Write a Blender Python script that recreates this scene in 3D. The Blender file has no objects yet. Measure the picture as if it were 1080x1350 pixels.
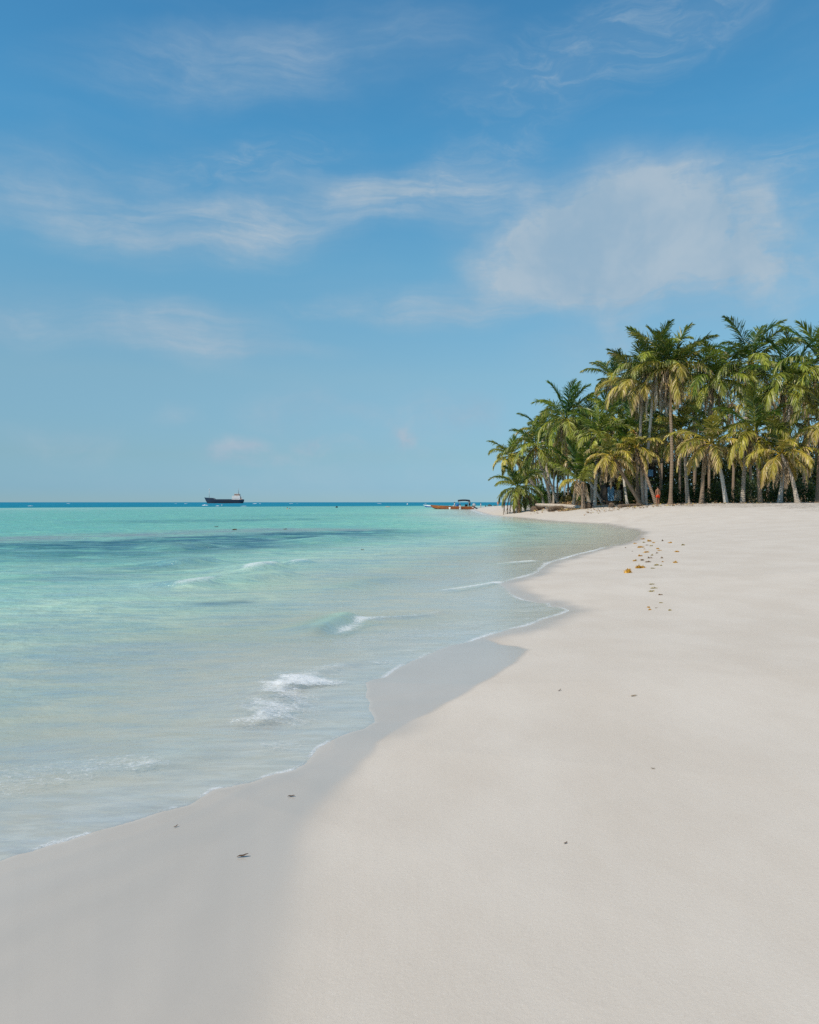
import bpy, bmesh, math, random
import numpy as np
from mathutils import Vector, Matrix

SC = bpy.context.scene
COL = SC.collection
H = 1.6            # eye height above the water
F = 1000.0         # focal length in photo pixels
CX, HY = 540.0, 662.0
R = math.radians
rng = np.random.default_rng(7)
random.seed(7)

# ------------------------------------------------------------------ helpers
def at_z(px, py, z=0.0):
    Y = (H - z) * F / (py - HY)
    return np.array([(px - CX) / F * Y, Y, z])

def at_y(px, py, Y):
    return np.array([(px - CX) / F * Y, Y, H - (py - HY) / F * Y])

def hsh(ix, iy, seed):
    n = (ix.astype(np.int64) * 374761393 + iy.astype(np.int64) * 668265263 + seed * 974634777) & 0xFFFFFFFF
    n = ((n ^ (n >> 13)) * 1274126177) & 0xFFFFFFFF
    n = (n ^ (n >> 16)) & 0xFFFF
    return n / 65535.0

def vnoise(x, y, seed=0):
    x = np.asarray(x, float); y = np.asarray(y, float)
    ix = np.floor(x); iy = np.floor(y)
    fx = x - ix; fy = y - iy
    fx = fx * fx * (3 - 2 * fx); fy = fy * fy * (3 - 2 * fy)
    a = hsh(ix, iy, seed); b = hsh(ix + 1, iy, seed)
    c = hsh(ix, iy + 1, seed); d = hsh(ix + 1, iy + 1, seed)
    return (a * (1 - fx) + b * fx) * (1 - fy) + (c * (1 - fx) + d * fx) * fy

def fbm(x, y, seed=0, oct=4):
    s = 0; a = 0.5; t = 0
    for i in range(oct):
        s = s + a * vnoise(x * 2 ** i, y * 2 ** i, seed + i); t += a; a *= 0.5
    return s / t

def sstep(a, b, x):
    t = np.clip((x - a) / (b - a), 0, 1)
    return t * t * (3 - 2 * t)

def seg_dist(px, py, pts):
    """distance to polyline, side (cross product sign) and fraction along it"""
    best = np.full(px.shape, 1e18); side = np.zeros(px.shape); frac = np.zeros(px.shape)
    pts = np.asarray(pts, float)
    ln = np.hypot(*(pts[1:] - pts[:-1]).T); cum = np.concatenate([[0], np.cumsum(ln)]); tot = cum[-1]
    for i in range(len(pts) - 1):
        ax, ay = pts[i]; bx, by = pts[i + 1]
        dx, dy = bx - ax, by - ay; l2 = dx * dx + dy * dy + 1e-12
        t = np.clip(((px - ax) * dx + (py - ay) * dy) / l2, 0, 1)
        qx = px - (ax + t * dx); qy = py - (ay + t * dy)
        d2 = qx * qx + qy * qy
        m = d2 < best
        best = np.where(m, d2, best)
        side = np.where(m, np.sign(dx * (py - ay) - dy * (px - ax)), side)
        frac = np.where(m, (cum[i] + t * ln[i]) / tot, frac)
    return np.sqrt(best), side, frac

def inside(px, py, poly):
    c = np.zeros(px.shape, bool)
    n = len(poly); j = n - 1
    for i in range(n):
        xi, yi = poly[i]; xj, yj = poly[j]
        if yi != yj:
            m = ((yi > py) != (yj > py)) & (px < (xj - xi) * (py - yi) / (yj - yi) + xi)
            c ^= m
        j = i
    return c

# ------------------------------------------------------------------ shoreline (photo measurements turned into plan positions on the water plane)
SH_PX = [(-260, 1240), (-120, 1178), (0, 1135), (110, 1102), (201, 1075), (251, 1061), (282, 1041), (327, 1033), (361, 1021), (386, 1016), (404, 1007), (414, 996),
         (422, 986), (440, 976), (459, 966), (478, 961), (495, 952), (492, 942), (486, 934), (489, 926), (481, 919), (484, 909), (481, 900), (493, 896),
         (508, 893), (520, 884), (540, 872), (556, 867), (575, 859), (595, 851), (620, 846), (644, 838), (670, 831), (695, 825),
         (718, 816), (734, 812), (751, 805), (742, 801), (728, 800), (726, 795), (709, 795), (692, 791), (676, 783), (668, 776), (659, 770),
         (668, 767), (690, 761), (708, 755), (716, 749), (723, 744), (735, 739), (747, 736), (762, 731), (780, 727), (800, 722),
         (818, 718), (834, 712), (845, 702), (834, 698.5), (819, 696), (806, 692), (793, 690.5), (770, 690), (747, 688.6), (725, 687), (702, 684.5),
         (683, 682.5), (664, 681), (647, 679.5), (634, 676), (624, 672.3), (628, 670.5), (637, 669), (648, 667.6)]
shore_core = [tuple(at_z(a, b)[:2]) for a, b in SH_PX]
SHORE = [(-40, -80), (-12, -14), (-6, -2), (-4.6, 0.8)] + shore_core + [(38, 320), (60, 380), (120, 430), (500, 470)]
LAND = SHORE + [(900, 470), (900, -80)]
SHORE = np.array(SHORE)

def shore_d(x, y):
    """signed distance: + inland, - out to sea"""
    x = np.asarray(x, float); y = np.asarray(y, float)
    out = np.zeros(x.shape); n = x.size
    xf, yf = x.ravel(), y.ravel(); of = np.zeros(n)
    for a in range(0, n, 60000):
        xs, ys = xf[a:a + 60000], yf[a:a + 60000]
        d, _, _ = seg_dist(xs, ys, SHORE)
        of[a:a + 60000] = np.where(inside(xs, ys, LAND), d, -d)
    r = np.hypot(xf, yf)
    of += np.clip(r * 0.004, 0.006, 0.3) * (fbm(xf / np.clip(r * .02, .05, 3), yf / np.clip(r * .02, .05, 3), 3, 3) - .5) * 2
    return of.reshape(x.shape)

def land_z(d, x, y):
    slope = np.interp(y, [0, 20, 35, 50, 120, 250], [.055, .06, .09, .17, .15, .06])
    zmax = np.interp(y, [0, 130, 220], [1.55, 1.55, .9])
    z = zmax * np.tanh(slope * np.maximum(d, 0) / zmax)
    back = sstep(8, 14, d)
    z = z + back * (fbm(x / 3.0, y / 3.0, 11, 3) - .5) * .16 + back * (fbm(x / .8, y / .8, 14, 2) - .5) * .05
    z = z + sstep(.3, 2, d) * (fbm(x / 1.6, y / 1.6, 21, 3) - .5) * .025
    return z

SEA_D = [0, 1, 3, 8, 20, 60, 230, 330, 800]
SEA_Z = [0, .035, .14, .4, .9, 1.5, 1.7, 5, 12]
def ground_z(d, x, y):
    return np.where(d > 0, land_z(d, x, y), -np.interp(-d, SEA_D, SEA_Z))

def gz(x, y):
    x = np.array([float(x)]); y = np.array([float(y)])
    return float(ground_z(shore_d(x, y), x, y)[0])

def hit(px, py):
    """where the sight line through a photo pixel meets the sand"""
    Ys = np.geomspace(1.6, 300, 1400)
    X = (px - CX) / F * Ys; Z = H - (py - HY) / F * Ys
    g = ground_z(shore_d(X, Ys), X, Ys)
    i = np.argmax(g >= Z) if np.any(g >= Z) else len(Ys) - 1
    return np.array([X[i], Ys[i], g[i]])

# ------------------------------------------------------------------ materials
class NT:
    def __init__(s, tree): s.t = tree; s.n = tree.nodes; s.l = tree.links
    def new(s, typ, **kw):
        n = s.n.new(typ)
        for k, v in kw.items(): setattr(n, k, v)
        return n
    def put(s, sock, v):
        if isinstance(v, bpy.types.NodeSocket): s.l.new(v, sock)
        elif v is not None: sock.default_value = v
    def math(s, op, a, b=None, c=None, clamp=False):
        n = s.new('ShaderNodeMath', operation=op, use_clamp=clamp)
        for i, v in enumerate((a, b, c)): s.put(n.inputs[i], v)
        return n.outputs[0]
    def mix(s, f, a, b, blend='MIX'):
        n = s.new('ShaderNodeMix', data_type='RGBA', blend_type=blend)
        s.put(n.inputs[0], f); s.put(n.inputs[6], a); s.put(n.inputs[7], b)
        return n.outputs[2]
    def mapr(s, v, a, b, c=0., d=1., smooth=True):
        n = s.new('ShaderNodeMapRange', interpolation_type='SMOOTHSTEP' if smooth else 'LINEAR')
        s.put(n.inputs[0], v)
        for i, q in enumerate((a, b, c, d)): s.put(n.inputs[i + 1], q)
        return n.outputs[0]
    def noise(s, vec, scale, detail=3, rough=.55, dist=0.):
        n = s.new('ShaderNodeTexNoise'); s.put(n.inputs['Vector'], vec)
        n.inputs['Scale'].default_value = scale; n.inputs['Detail'].default_value = detail
        n.inputs['Roughness'].default_value = rough; n.inputs['Distortion'].default_value = dist
        return n.outputs[0]
    def mapping(s, vec, loc=(0, 0, 0), rot=(0, 0, 0), sc=(1, 1, 1), typ='POINT'):
        n = s.new('ShaderNodeMapping', vector_type=typ); s.put(n.inputs[0], vec)
        n.inputs[1].default_value = loc; n.inputs[2].default_value = rot; n.inputs[3].default_value = sc
        return n.outputs[0]
    def attr(s, name):
        n = s.new('ShaderNodeAttribute', attribute_name=name); return n
    def ramp(s, f, stops):
        n = s.new('ShaderNodeValToRGB'); s.put(n.inputs[0], f)
        e = n.color_ramp.elements
        while len(e) < len(stops): e.new(0.5)
        for el, (p, c) in zip(e, stops): el.position = p; el.color = (*c, 1)
        return n.outputs[0]
    def bump(s, h, strength, dist, normal=None):
        n = s.new('ShaderNodeBump'); s.put(n.inputs['Height'], h)
        n.inputs['Strength'].default_value = strength; n.inputs['Distance'].default_value = dist
        if normal is not None: s.put(n.inputs['Normal'], normal)
        return n.outputs[0]

def mat_new(name):
    m = bpy.data.materials.new(name); m.use_nodes = True
    m.node_tree.nodes.clear()
    return m, NT(m.node_tree)

def c4(c): return (*c, 1.0)

def simple(name, col, rough=.7, var=.25, scale=6., spec=.3, bumpd=.01, metal=0., col2=None, stretch=(1, 1, 1)):
    m, t = mat_new(name)
    tc = t.new('ShaderNodeTexCoord').outputs['Object']
    v = t.mapping(tc, sc=stretch)
    n = t.noise(v, scale, 5, .6)
    c2 = col2 or tuple(q * (1 - var) for q in col)
    f = t.mapr(n, .3, .7)
    base = t.mix(f, c4(col), c4(c2))
    p = t.new('ShaderNodeBsdfPrincipled')
    t.put(p.inputs['Base Color'], base); p.inputs['Roughness'].default_value = rough
    p.inputs['Specular IOR Level'].default_value = spec; p.inputs['Metallic'].default_value = metal
    t.put(p.inputs['Normal'], t.bump(t.noise(v, scale * 4, 3), .5, bumpd))
    o = t.new('ShaderNodeOutputMaterial'); t.l.new(p.outputs[0], o.inputs[0])
    return m

M = {}
def build_materials():
    # ---- sand
    m, t = mat_new('sand'); M['sand'] = m
    pos = t.new('ShaderNodeNewGeometry').outputs['Position']
    wet = t.attr('wet').outputs['Fac']
    g1 = t.noise(pos, 420, 2, .7); g2 = t.noise(pos, 60, 3, .6); g3 = t.noise(t.mapping(pos, sc=(1, .6, 1)), 1.1, 4, .6)
    g4 = t.noise(pos, 130, 2, .6)
    dry = t.mix(t.mapr(g3, .3, .7), c4((.572, .522, .462)), c4((.528, .474, .412)))
    dry = t.mix(t.math('MULTIPLY', t.mapr(g1, .5, .75), .30), dry, c4((.33, .29, .24)))
    dry = t.mix(t.math('MULTIPLY', t.mapr(g4, .55, .72), .22), dry, c4((.68, .66, .62)))
    dry = t.mix(t.math('MULTIPLY', t.mapr(g2, .62, .75), .16), dry, c4((.36, .30, .23)))
    litter = t.attr('litter').outputs['Fac']
    ln = t.noise(t.mapping(pos, rot=(0, 0, .5), sc=(1, 1.7, 1)), 3.2, 5, .7)
    lf = t.math('MULTIPLY', litter, t.mapr(ln, .46, .66))
    dry = t.mix(t.math('MULTIPLY', lf, .75), dry, c4((.26, .19, .12)))
    wetc = t.mix(t.mapr(g3, .3, .7), c4((.455, .415, .365)), c4((.425, .385, .335)))
    wetc = t.mix(t.math('MULTIPLY', t.mapr(g1, .5, .75), .22), wetc, c4((.24, .21, .18)))
    base = t.mix(wet, dry, wetc)
    us = t.noise(t.mapping(pos, rot=(0, 0, R(20)), sc=(.45, 2.2, 1)), 5.5, 5, .68, .5)
    base = t.mix(t.attr('under').outputs['Fac'], base, t.mix(t.mapr(us, .34, .64), c4((.62, .575, .51)), c4((.52, .47, .395))))
    p = t.new('ShaderNodeBsdfPrincipled')
    t.put(p.inputs['Base Color'], base)
    t.put(p.inputs['Roughness'], t.mapr(wet, 0, 1, .95, .22, False))
    t.put(p.inputs['Specular IOR Level'], t.mapr(wet, 0, 1, .12, .5, False))
    hgt = t.math('ADD', t.math('MULTIPLY', g1, .0014), t.math('MULTIPLY', g2, .0016))
    hgt = t.math('ADD', hgt, t.math('MULTIPLY', t.noise(t.mapping(pos, sc=(1, .5, 1)), 7, 4, .55), .0035))
    hgt = t.math('MULTIPLY', hgt, t.mapr(wet, 0, 1, 1, .06, False))
    hgt = t.math('ADD', hgt, t.math('MULTIPLY', lf, .06))
    b = t.new('ShaderNodeBump'); t.put(b.inputs['Height'], hgt); b.inputs['Strength'].default_value = .8; b.inputs['Distance'].default_value = 1
    t.put(p.inputs['Normal'], b.outputs[0])
    o = t.new('ShaderNodeOutputMaterial'); t.l.new(p.outputs[0], o.inputs[0])

    # ---- sea
    m, t = mat_new('sea_water'); M['water'] = m
    pos = t.new('ShaderNodeNewGeometry').outputs['Position']
    zone = t.attr('zone').outputs['Fac']; foam = t.attr('foam').outputs['Fac']; dark = t.attr('reef').outputs['Fac']
    alpha = t.attr('cover').outputs['Fac']; face = t.attr('face').outputs['Fac']
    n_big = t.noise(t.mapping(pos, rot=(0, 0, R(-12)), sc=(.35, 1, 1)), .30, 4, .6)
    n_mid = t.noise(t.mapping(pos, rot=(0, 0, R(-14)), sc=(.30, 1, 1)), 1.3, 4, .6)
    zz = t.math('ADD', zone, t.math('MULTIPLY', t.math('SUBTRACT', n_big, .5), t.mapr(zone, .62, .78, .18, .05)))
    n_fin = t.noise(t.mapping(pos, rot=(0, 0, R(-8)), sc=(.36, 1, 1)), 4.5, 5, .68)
    zz = t.math('ADD', zz, t.math('MULTIPLY', t.math('SUBTRACT', n_mid, .5), t.mapr(zone, .62, .78, .26, .06)))  # streaks of light in the waves, put into the body colour
    zz = t.math('ADD', zz, t.math('MULTIPLY', t.math('SUBTRACT', n_fin, .5), t.math('MINIMUM', t.mapr(zone, .1, .5, .12, .26), t.mapr(zone, .62, .78, .26, .06))))  # finer streaks of the same painted wave light
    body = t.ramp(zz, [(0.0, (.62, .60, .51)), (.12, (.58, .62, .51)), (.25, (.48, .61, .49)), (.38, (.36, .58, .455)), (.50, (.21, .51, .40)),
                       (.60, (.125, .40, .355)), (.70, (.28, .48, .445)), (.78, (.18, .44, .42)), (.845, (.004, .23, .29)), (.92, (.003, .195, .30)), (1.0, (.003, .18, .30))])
    dn = t.math('MULTIPLY', dark, t.mapr(t.noise(t.mapping(pos, sc=(.25, .6, 1)), 1.6, 5, .65), .25, .62))
    body = t.mix(t.math('MULTIPLY', t.math('MINIMUM', dn, 1.), .95), body, c4((.008, .085, .14)))
    body = t.mix(t.math('MULTIPLY', t.attr('painted_sheen').outputs['Fac'], t.mapr(n_mid, .3, .6, .25, .75)), body, c4((.235, .26, .29)))  # smooth slick past the reef: its reflection is painted into the body colour
    body = t.mix(t.math('MULTIPLY', face, .55), body, c4((.32, .62, .48)))
    swash = t.noise(t.mapping(pos, rot=(0, 0, R(38)), sc=(.5, 3.2, 1)), 5, 4, .6)
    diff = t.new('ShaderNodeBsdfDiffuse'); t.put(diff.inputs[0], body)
    tr = t.new('ShaderNodeBsdfTransparent'); tr.inputs[0].default_value = (.93, .96, .95, 1)
    mx = t.new('ShaderNodeMixShader'); t.put(mx.inputs[0], alpha); t.l.new(tr.outputs[0], mx.inputs[1]); t.l.new(diff.outputs[0], mx.inputs[2])
    # ripples
    r1 = t.noise(t.mapping(pos, rot=(0, 0, R(-10)), sc=(.55, 1.4, 1)), 2.2, 5, .6, .3)
    r2 = t.noise(t.mapping(pos, rot=(0, 0, R(24)), sc=(.7, 1.5, 1)), 9, 4, .6, .4)
    r3 = t.noise(t.mapping(pos, rot=(0, 0, R(-14)), sc=(.25, .8, 1)), .5, 5, .6, .2)
    deep = t.mapr(zone, .02, .3)
    hh = t.math('ADD', t.math('MULTIPLY', r1, t.mapr(zone, .05, .45, .010, .17)), t.math('MULTIPLY', r2, t.mapr(zone, .02, .3, .009, .024)))
    hh = t.math('ADD', hh, t.math('MULTIPLY', r3, t.mapr(zone, .2, .8, 0, .5)))
    b = t.new('ShaderNodeBump'); t.put(b.inputs['Height'], hh); b.inputs['Strength'].default_value = 1; b.inputs['Distance'].default_value = 1
    gl = t.new('ShaderNodeBsdfGlossy'); gl.inputs[0].default_value = (.95, .97, 1, 1)
    t.put(gl.inputs['Roughness'], t.mapr(zone, .0, .5, .06, .16)); t.put(gl.inputs['Normal'], b.outputs[0])
    fr = t.new('ShaderNodeFresnel'); fr.inputs[0].default_value = 1.33; t.put(fr.inputs['Normal'], b.outputs[0])
    ff = t.math('MULTIPLY', fr.outputs[0], t.math('MULTIPLY', t.math('MINIMUM', t.mapr(zone, .03, .3, .20, .42), t.mapr(zone, .3, .85, .42, .10)), t.mapr(t.math('ADD', t.math('MULTIPLY', n_fin, .45), t.math('MULTIPLY', t.noise(t.mapping(pos, rot=(0, 0, R(-9)), sc=(.26, .9, 1)), 1.1, 6, .66), .55)), .38, .62, .42, 1.5)))
    t.put(diff.inputs['Normal'], b.outputs[0])
    m2 = t.new('ShaderNodeMixShader'); t.put(m2.inputs[0], ff); t.l.new(mx.outputs[0], m2.inputs[1]); t.l.new(gl.outputs[0], m2.inputs[2])
    # foam
    fn = t.noise(t.mapping(pos, rot=(0, 0, R(30)), sc=(1, 1.9, 1)), 21, 8, .76, 1.0)
    fm = t.math('MULTIPLY', t.mapr(t.math('ADD', foam, t.math('MULTIPLY', t.math('SUBTRACT', fn, .5), 2.1)), .30, .95), t.mapr(foam, .02, .2))
    fd = t.new('ShaderNodeBsdfDiffuse'); fd.inputs[0].default_value = (.80, .83, .85, 1)
    bf = t.bump(fn, .6, .02); t.put(fd.inputs['Normal'], bf)
    m3 = t.new('ShaderNodeMixShader'); t.put(m3.inputs[0], t.math('MULTIPLY', fm, .75)); t.l.new(m2.outputs[0], m3.inputs[1]); t.l.new(fd.outputs[0], m3.inputs[2])
    o = t.new('ShaderNodeOutputMaterial'); t.l.new(m3.outputs[0], o.inputs[0])

    # ---- leaf (colour comes from each leaflet's own age)
    m, t = mat_new('palm_leaf'); M['leaf'] = m
    ca = t.attr('tint').outputs['Color']
    p = t.new('ShaderNodeBsdfPrincipled'); t.put(p.inputs['Base Color'], ca)
    p.inputs['Roughness'].default_value = .40; p.inputs['Specular IOR Level'].default_value = .5
    tl = t.new('ShaderNodeBsdfTranslucent'); t.put(tl.inputs[0], t.mix(.5, ca, c4((.25, .30, .03)), 'MIX'))
    mx = t.new('ShaderNodeMixShader'); mx.inputs[0].default_value = .26
    t.l.new(p.outputs[0], mx.inputs[1]); t.l.new(tl.outputs[0], mx.inputs[2])
    o = t.new('ShaderNodeOutputMaterial'); t.l.new(mx.outputs[0], o.inputs[0])

    # ---- trunk
    m, t = mat_new('palm_trunk'); M['trunk'] = m
    ca = t.attr('tint').outputs['Color']; al = t.attr('along').outputs['Fac']
    pos = t.new('ShaderNodeNewGeometry').outputs['Position']
    n = t.noise(pos, 3.5, 5, .65)
    ring = t.math('SINE', t.math('ADD', t.math('MULTIPLY', al, 48.), t.math('MULTIPLY', n, 5.)))
    base = t.mix(t.math('MULTIPLY', t.mapr(n, .35, .7), .5), ca, t.mix(.55, ca, c4((.16, .12, .085))))
    base = t.mix(t.math('MULTIPLY', t.mapr(ring, .3, 1), .35), base, c4((.15, .115, .08)))
    p = t.new('ShaderNodeBsdfPrincipled'); t.put(p.inputs['Base Color'], base); p.inputs['Roughness'].default_value = .85
    p.inputs['Specular IOR Level'].default_value = .2
    t.put(p.inputs['Normal'], t.bump(t.math('ADD', ring, t.math('MULTIPLY', n, 2.)), .6, .02))
    o = t.new('ShaderNodeOutputMaterial'); t.l.new(p.outputs[0], o.inputs[0])

    m, t = mat_new('seaweed'); M['weed'] = m
    ca = t.attr('tint').outputs['Color']
    p = t.new('ShaderNodeBsdfPrincipled'); t.put(p.inputs['Base Color'], ca); p.inputs['Roughness'].default_value = .55
    o = t.new('ShaderNodeOutputMaterial'); t.l.new(p.outputs[0], o.inputs[0])

    M['hull_dark'] = simple('ship_hull_paint', (.016, .035, .07), .55, .4, .15, .4, .02, col2=(.03, .038, .055))
    M['hull_rust'] = simple('red_lead_paint', (.14, .05, .035), .7, .4, .3)
    M['ship_white'] = simple('ship_white_paint', (.70, .69, .68), .5, .2, .35, .4, .01, col2=(.66, .58, .53))
    M['ship_orange'] = simple('ship_orange_paint', (.56, .38, .30), .6, .25, .6)
    M['ship_grey'] = simple('ship_grey_paint', (.34, .36, .38), .6, .3, .6)
    M['dark_glass'] = simple('dark_window_glass', (.03, .04, .05), .1, .2, 2., .6)
    M['orange_hull'] = simple('orange_boat_paint', (.40, .105, .018), .5, .45, 2.2, .4, .005, col2=(.23, .06, .02), stretch=(.3, 1, 3))
    M['green_hull'] = simple('green_boat_paint', (.02, .10, .05), .5, .4, 3.)
    M['navy_cloth'] = simple('navy_canvas', (.018, .022, .032), .8, .3, 2.)
    M['metal_pole'] = simple('grey_metal', (.40, .42, .43), .4, .2, 5., .5, .002, .6)
    M['white_cloth'] = simple('white_cloth', (.74, .74, .72), .8, .15, 5.)
    M['blue_plastic'] = simple('blue_plastic', (.02, .12, .42), .4, .25, 4.)
    M['black_plastic'] = simple('black_plastic', (.02, .022, .025), .4, .3, 4.)
    M['grey_plastic'] = simple('pale_grey_plastic', (.42, .45, .48), .35, .3, 4.)
    M['boat_wood'] = simple('boat_wood', (.33, .24, .15), .7, .35, 4., stretch=(.3, 1, 1))
    M['skin_tan'] = simple('tanned_skin', (.30, .145, .085), .5, .15, 8., .35, .001)
    M['skin_pale'] = simple('light_skin', (.50, .28, .19), .5, .12, 8., .35, .001)
    M['hair_dark'] = simple('dark_hair', (.015, .011, .009), .6, .3, 30.)
    M['red_cloth'] = simple('red_orange_cloth', (.72, .055, .012), .75, .2, 6.)
    M['navy_shirt'] = simple('dark_shirt', (.03, .035, .05), .8, .3, 8.)
    M['tan_cloth'] = simple('tan_cloth', (.45, .34, .22), .8, .2, 8.)
    M['pink_cloth'] = simple('coral_cloth', (.62, .22, .14), .8, .2, 8.)
    M['hut_blue'] = simple('blue_painted_boards', (.22, .46, .72), .6, .3, 2.5, .3, .01, col2=(.28, .52, .74), stretch=(6, 6, .4))
    M['hut_pale'] = simple('bare_pale_boards', (.66, .60, .52), .75, .5, 2.2, .2, .02, col2=(.34, .27, .21), stretch=(1, 1, 2))
    M['hut_white'] = simple('white_painted_post', (.66, .65, .62), .65, .25, 3., stretch=(3, 3, .5))
    M['hut_dark'] = simple('dark_weathered_wood', (.045, .035, .028), .8, .4, 3., stretch=(3, 3, .5))
    M['thatch'] = simple('palm_thatch', (.20, .15, .085), .9, .5, 5., .1, .05, col2=(.10, .075, .045), stretch=(3, 3, .6))
    M['log'] = simple('weathered_log', (.43, .37, .30), .85, .4, 3., .15, .03, col2=(.30, .245, .19), stretch=(.4, 2, 2))
    M['pale_log'] = simple('bleached_log', (.50, .43, .36), .85, .3, 2., .15, .03, col2=(.37, .31, .25), stretch=(.4, 2, 2))
    M['root'] = simple('fibrous_root_mat', (.22, .165, .12), .95, .6, 9., .1, .09, col2=(.10, .07, .05))
    M['rock'] = simple('dark_wet_rock', (.07, .065, .06), .7, .5, 1.5, .3, .08)
    M['coconut'] = simple('golden_coconut', (.42, .20, .03), .5, .4, 5., .4, .01, col2=(.30, .18, .04))
    M['bark'] = simple('shrub_bark', (.16, .12, .09), .9, .4, 8.)
    M['driftbit'] = simple('dark_dried_leaf', (.14, .08, .045), .8, .5, 20.)
    M['foam'] = simple('white_foam', (.66, .72, .76), .9, .06, 8., .2, .05)
    M['tarp'] = simple('blue_tarpaulin', (.03, .14, .38), .5, .3, 3.)

build_materials()

# ------------------------------------------------------------------ mesh collection
class MB:
    def __init__(s): s.v = []; s.f = []
    def add(s, vs, fs):
        o = len(s.v); s.v.extend([tuple(map(float, q)) for q in vs]); s.f.extend([tuple(o + i for i in q) for q in fs])
    def box(s, c, d, rz=0., taper=1., rx=0., ry=0.):
        x, y, z = (q / 2 for q in d)
        vs = [(-x, -y, -z), (x, -y, -z), (x, y, -z), (-x, y, -z), (-x * taper, -y * taper, z), (x * taper, -y * taper, z), (x * taper, y * taper, z), (-x * taper, y * taper, z)]
        m = Matrix.Translation(c) @ Matrix.Rotation(rz, 4, 'Z') @ Matrix.Rotation(ry, 4, 'Y') @ Matrix.Rotation(rx, 4, 'X')
        s.add([m @ Vector(q) for q in vs], [(0, 3, 2, 1), (4, 5, 6, 7), (0, 1, 5, 4), (1, 2, 6, 5), (2, 3, 7, 6), (3, 0, 4, 7)])
    def tube(s, pts, rad, n=8, cap=True, squash=1.):
        pts = [Vector(p) for p in pts]
        if not hasattr(rad, '__len__'): rad = [rad] * len(pts)
        rings = []; prev = None
        for i, p in enumerate(pts):
            t = (pts[min(i + 1, len(pts) - 1)] - pts[max(i - 1, 0)]).normalized()
            if prev is None:
                a = Vector((0, 0, 1)) if abs(t.z) < .9 else Vector((1, 0, 0))
                u = t.cross(a).normalized()
            else: u = (prev - t * prev.dot(t)).normalized()
            prev = u; w = t.cross(u)
            rings.append([p + (u * math.cos(2 * math.pi * k / n) + w * math.sin(2 * math.pi * k / n) * squash) * rad[i] for k in range(n)])
        s.loft(rings, cap)
    def loft(s, rings, cap=True, closed=True):
        n = len(rings[0]); vs = [q for r in rings for q in r]; fs = []
        for i in range(len(rings) - 1):
            for k in range(n if closed else n - 1):
                k2 = (k + 1) % n
                fs.append((i * n + k, i * n + k2, (i + 1) * n + k2, (i + 1) * n + k))
        if cap: fs.append(tuple(range(n - 1, -1, -1))); fs.append(tuple((len(rings) - 1) * n + k for k in range(n)))
        s.add(vs, fs)
    def blob(s, c, r, nu=8, nv=5, jit=.0, seed=0, half=False):
        rr = random.Random(seed); vs = []; fs = []
        for j in range(nv + 1):
            th = (math.pi / (2 if half else 1)) * j / nv
            for i in range(nu):
                ph = 2 * math.pi * i / nu
                q = 1 + (rr.random() - .5) * 2 * jit
                vs.append((c[0] + r[0] * math.sin(th) * math.cos(ph) * q, c[1] + r[1] * math.sin(th) * math.sin(ph) * q, c[2] + r[2] * math.cos(th) * q))
        for j in range(nv):
            for i in range(nu):
                i2 = (i + 1) % nu
                fs.append((j * nu + i, (j + 1) * nu + i, (j + 1) * nu + i2, j * nu + i2))
        s.add(vs, fs)
    def build(s, name, mat, parent=None, smooth=True, loc=None):
        me = bpy.data.meshes.new(name); me.from_pydata(s.v, [], s.f); me.update()
        me.polygons.foreach_set('use_smooth', [smooth] * len(me.polygons))
        me.materials.append(mat)
        return link(name, me, parent, loc)

def link(name, me, parent=None, loc=None):
    o = bpy.data.objects.new(name, me); COL.objects.link(o)
    if parent is not None: o.parent = parent
    if loc is not None: o.location = loc
    return o

def tag(o, label=None, cat=None, group=None, kind=None):
    if label: o['label'] = label
    if cat: o['category'] = cat
    if group: o['group'] = group
    if kind: o['kind'] = kind
    return o

def empty(name, loc, label, cat, group=None, rz=0.):
    o = bpy.data.objects.new(name, None); COL.objects.link(o); o.location = tuple(map(float, loc)); o.rotation_euler = (0, 0, rz)
    o.empty_display_size = .3
    return tag(o, label, cat, group)

def np_mesh(name, V, quads, attrs, mat, smooth=True, tris=None):
    me = bpy.data.meshes.new(name)
    me.vertices.add(len(V)); me.vertices.foreach_set('co', np.asarray(V, np.float32).ravel())
    q = np.asarray(quads, np.int32); nf = len(q); k = q.shape[1]
    me.loops.add(nf * k); me.loops.foreach_set('vertex_index', q.ravel())
    me.polygons.add(nf); me.polygons.foreach_set('loop_start', np.arange(0, nf * k, k, dtype=np.int32))
    me.polygons.foreach_set('loop_total', np.full(nf, k, np.int32))
    me.polygons.foreach_set('use_smooth', np.full(nf, smooth))
    for an, (typ, data) in attrs.items():
        a = me.attributes.new(an, typ, 'POINT')
        if typ == 'FLOAT': a.data.foreach_set('value', np.asarray(data, np.float32).ravel())
        else:
            d = np.ones((len(V), 4), np.float32); d[:, :3] = data
            a.data.foreach_set('color', d.ravel())
    me.update(calc_edges=True); me.materials.append(mat)
    return me

# ------------------------------------------------------------------ terrain and sea
def polar_grid():
    front = np.radians(np.arange(-37, 37.01, .22))
    rest = np.radians(np.arange(39, 322, 3.0))
    th = np.concatenate([front, rest])               # angle from +Y, clockwise
    r = [1.2]
    while r[-1] < 15: r.append(r[-1] * 1.0042)
    while r[-1] < 900: r.append(r[-1] * 1.0075)
    while r[-1] < 12000: r.append(r[-1] * 1.06)
    r = np.array(r)
    RR, TT = np.meshgrid(r, th, indexing='ij')
    return RR * np.sin(TT), RR * np.cos(TT), RR

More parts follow.
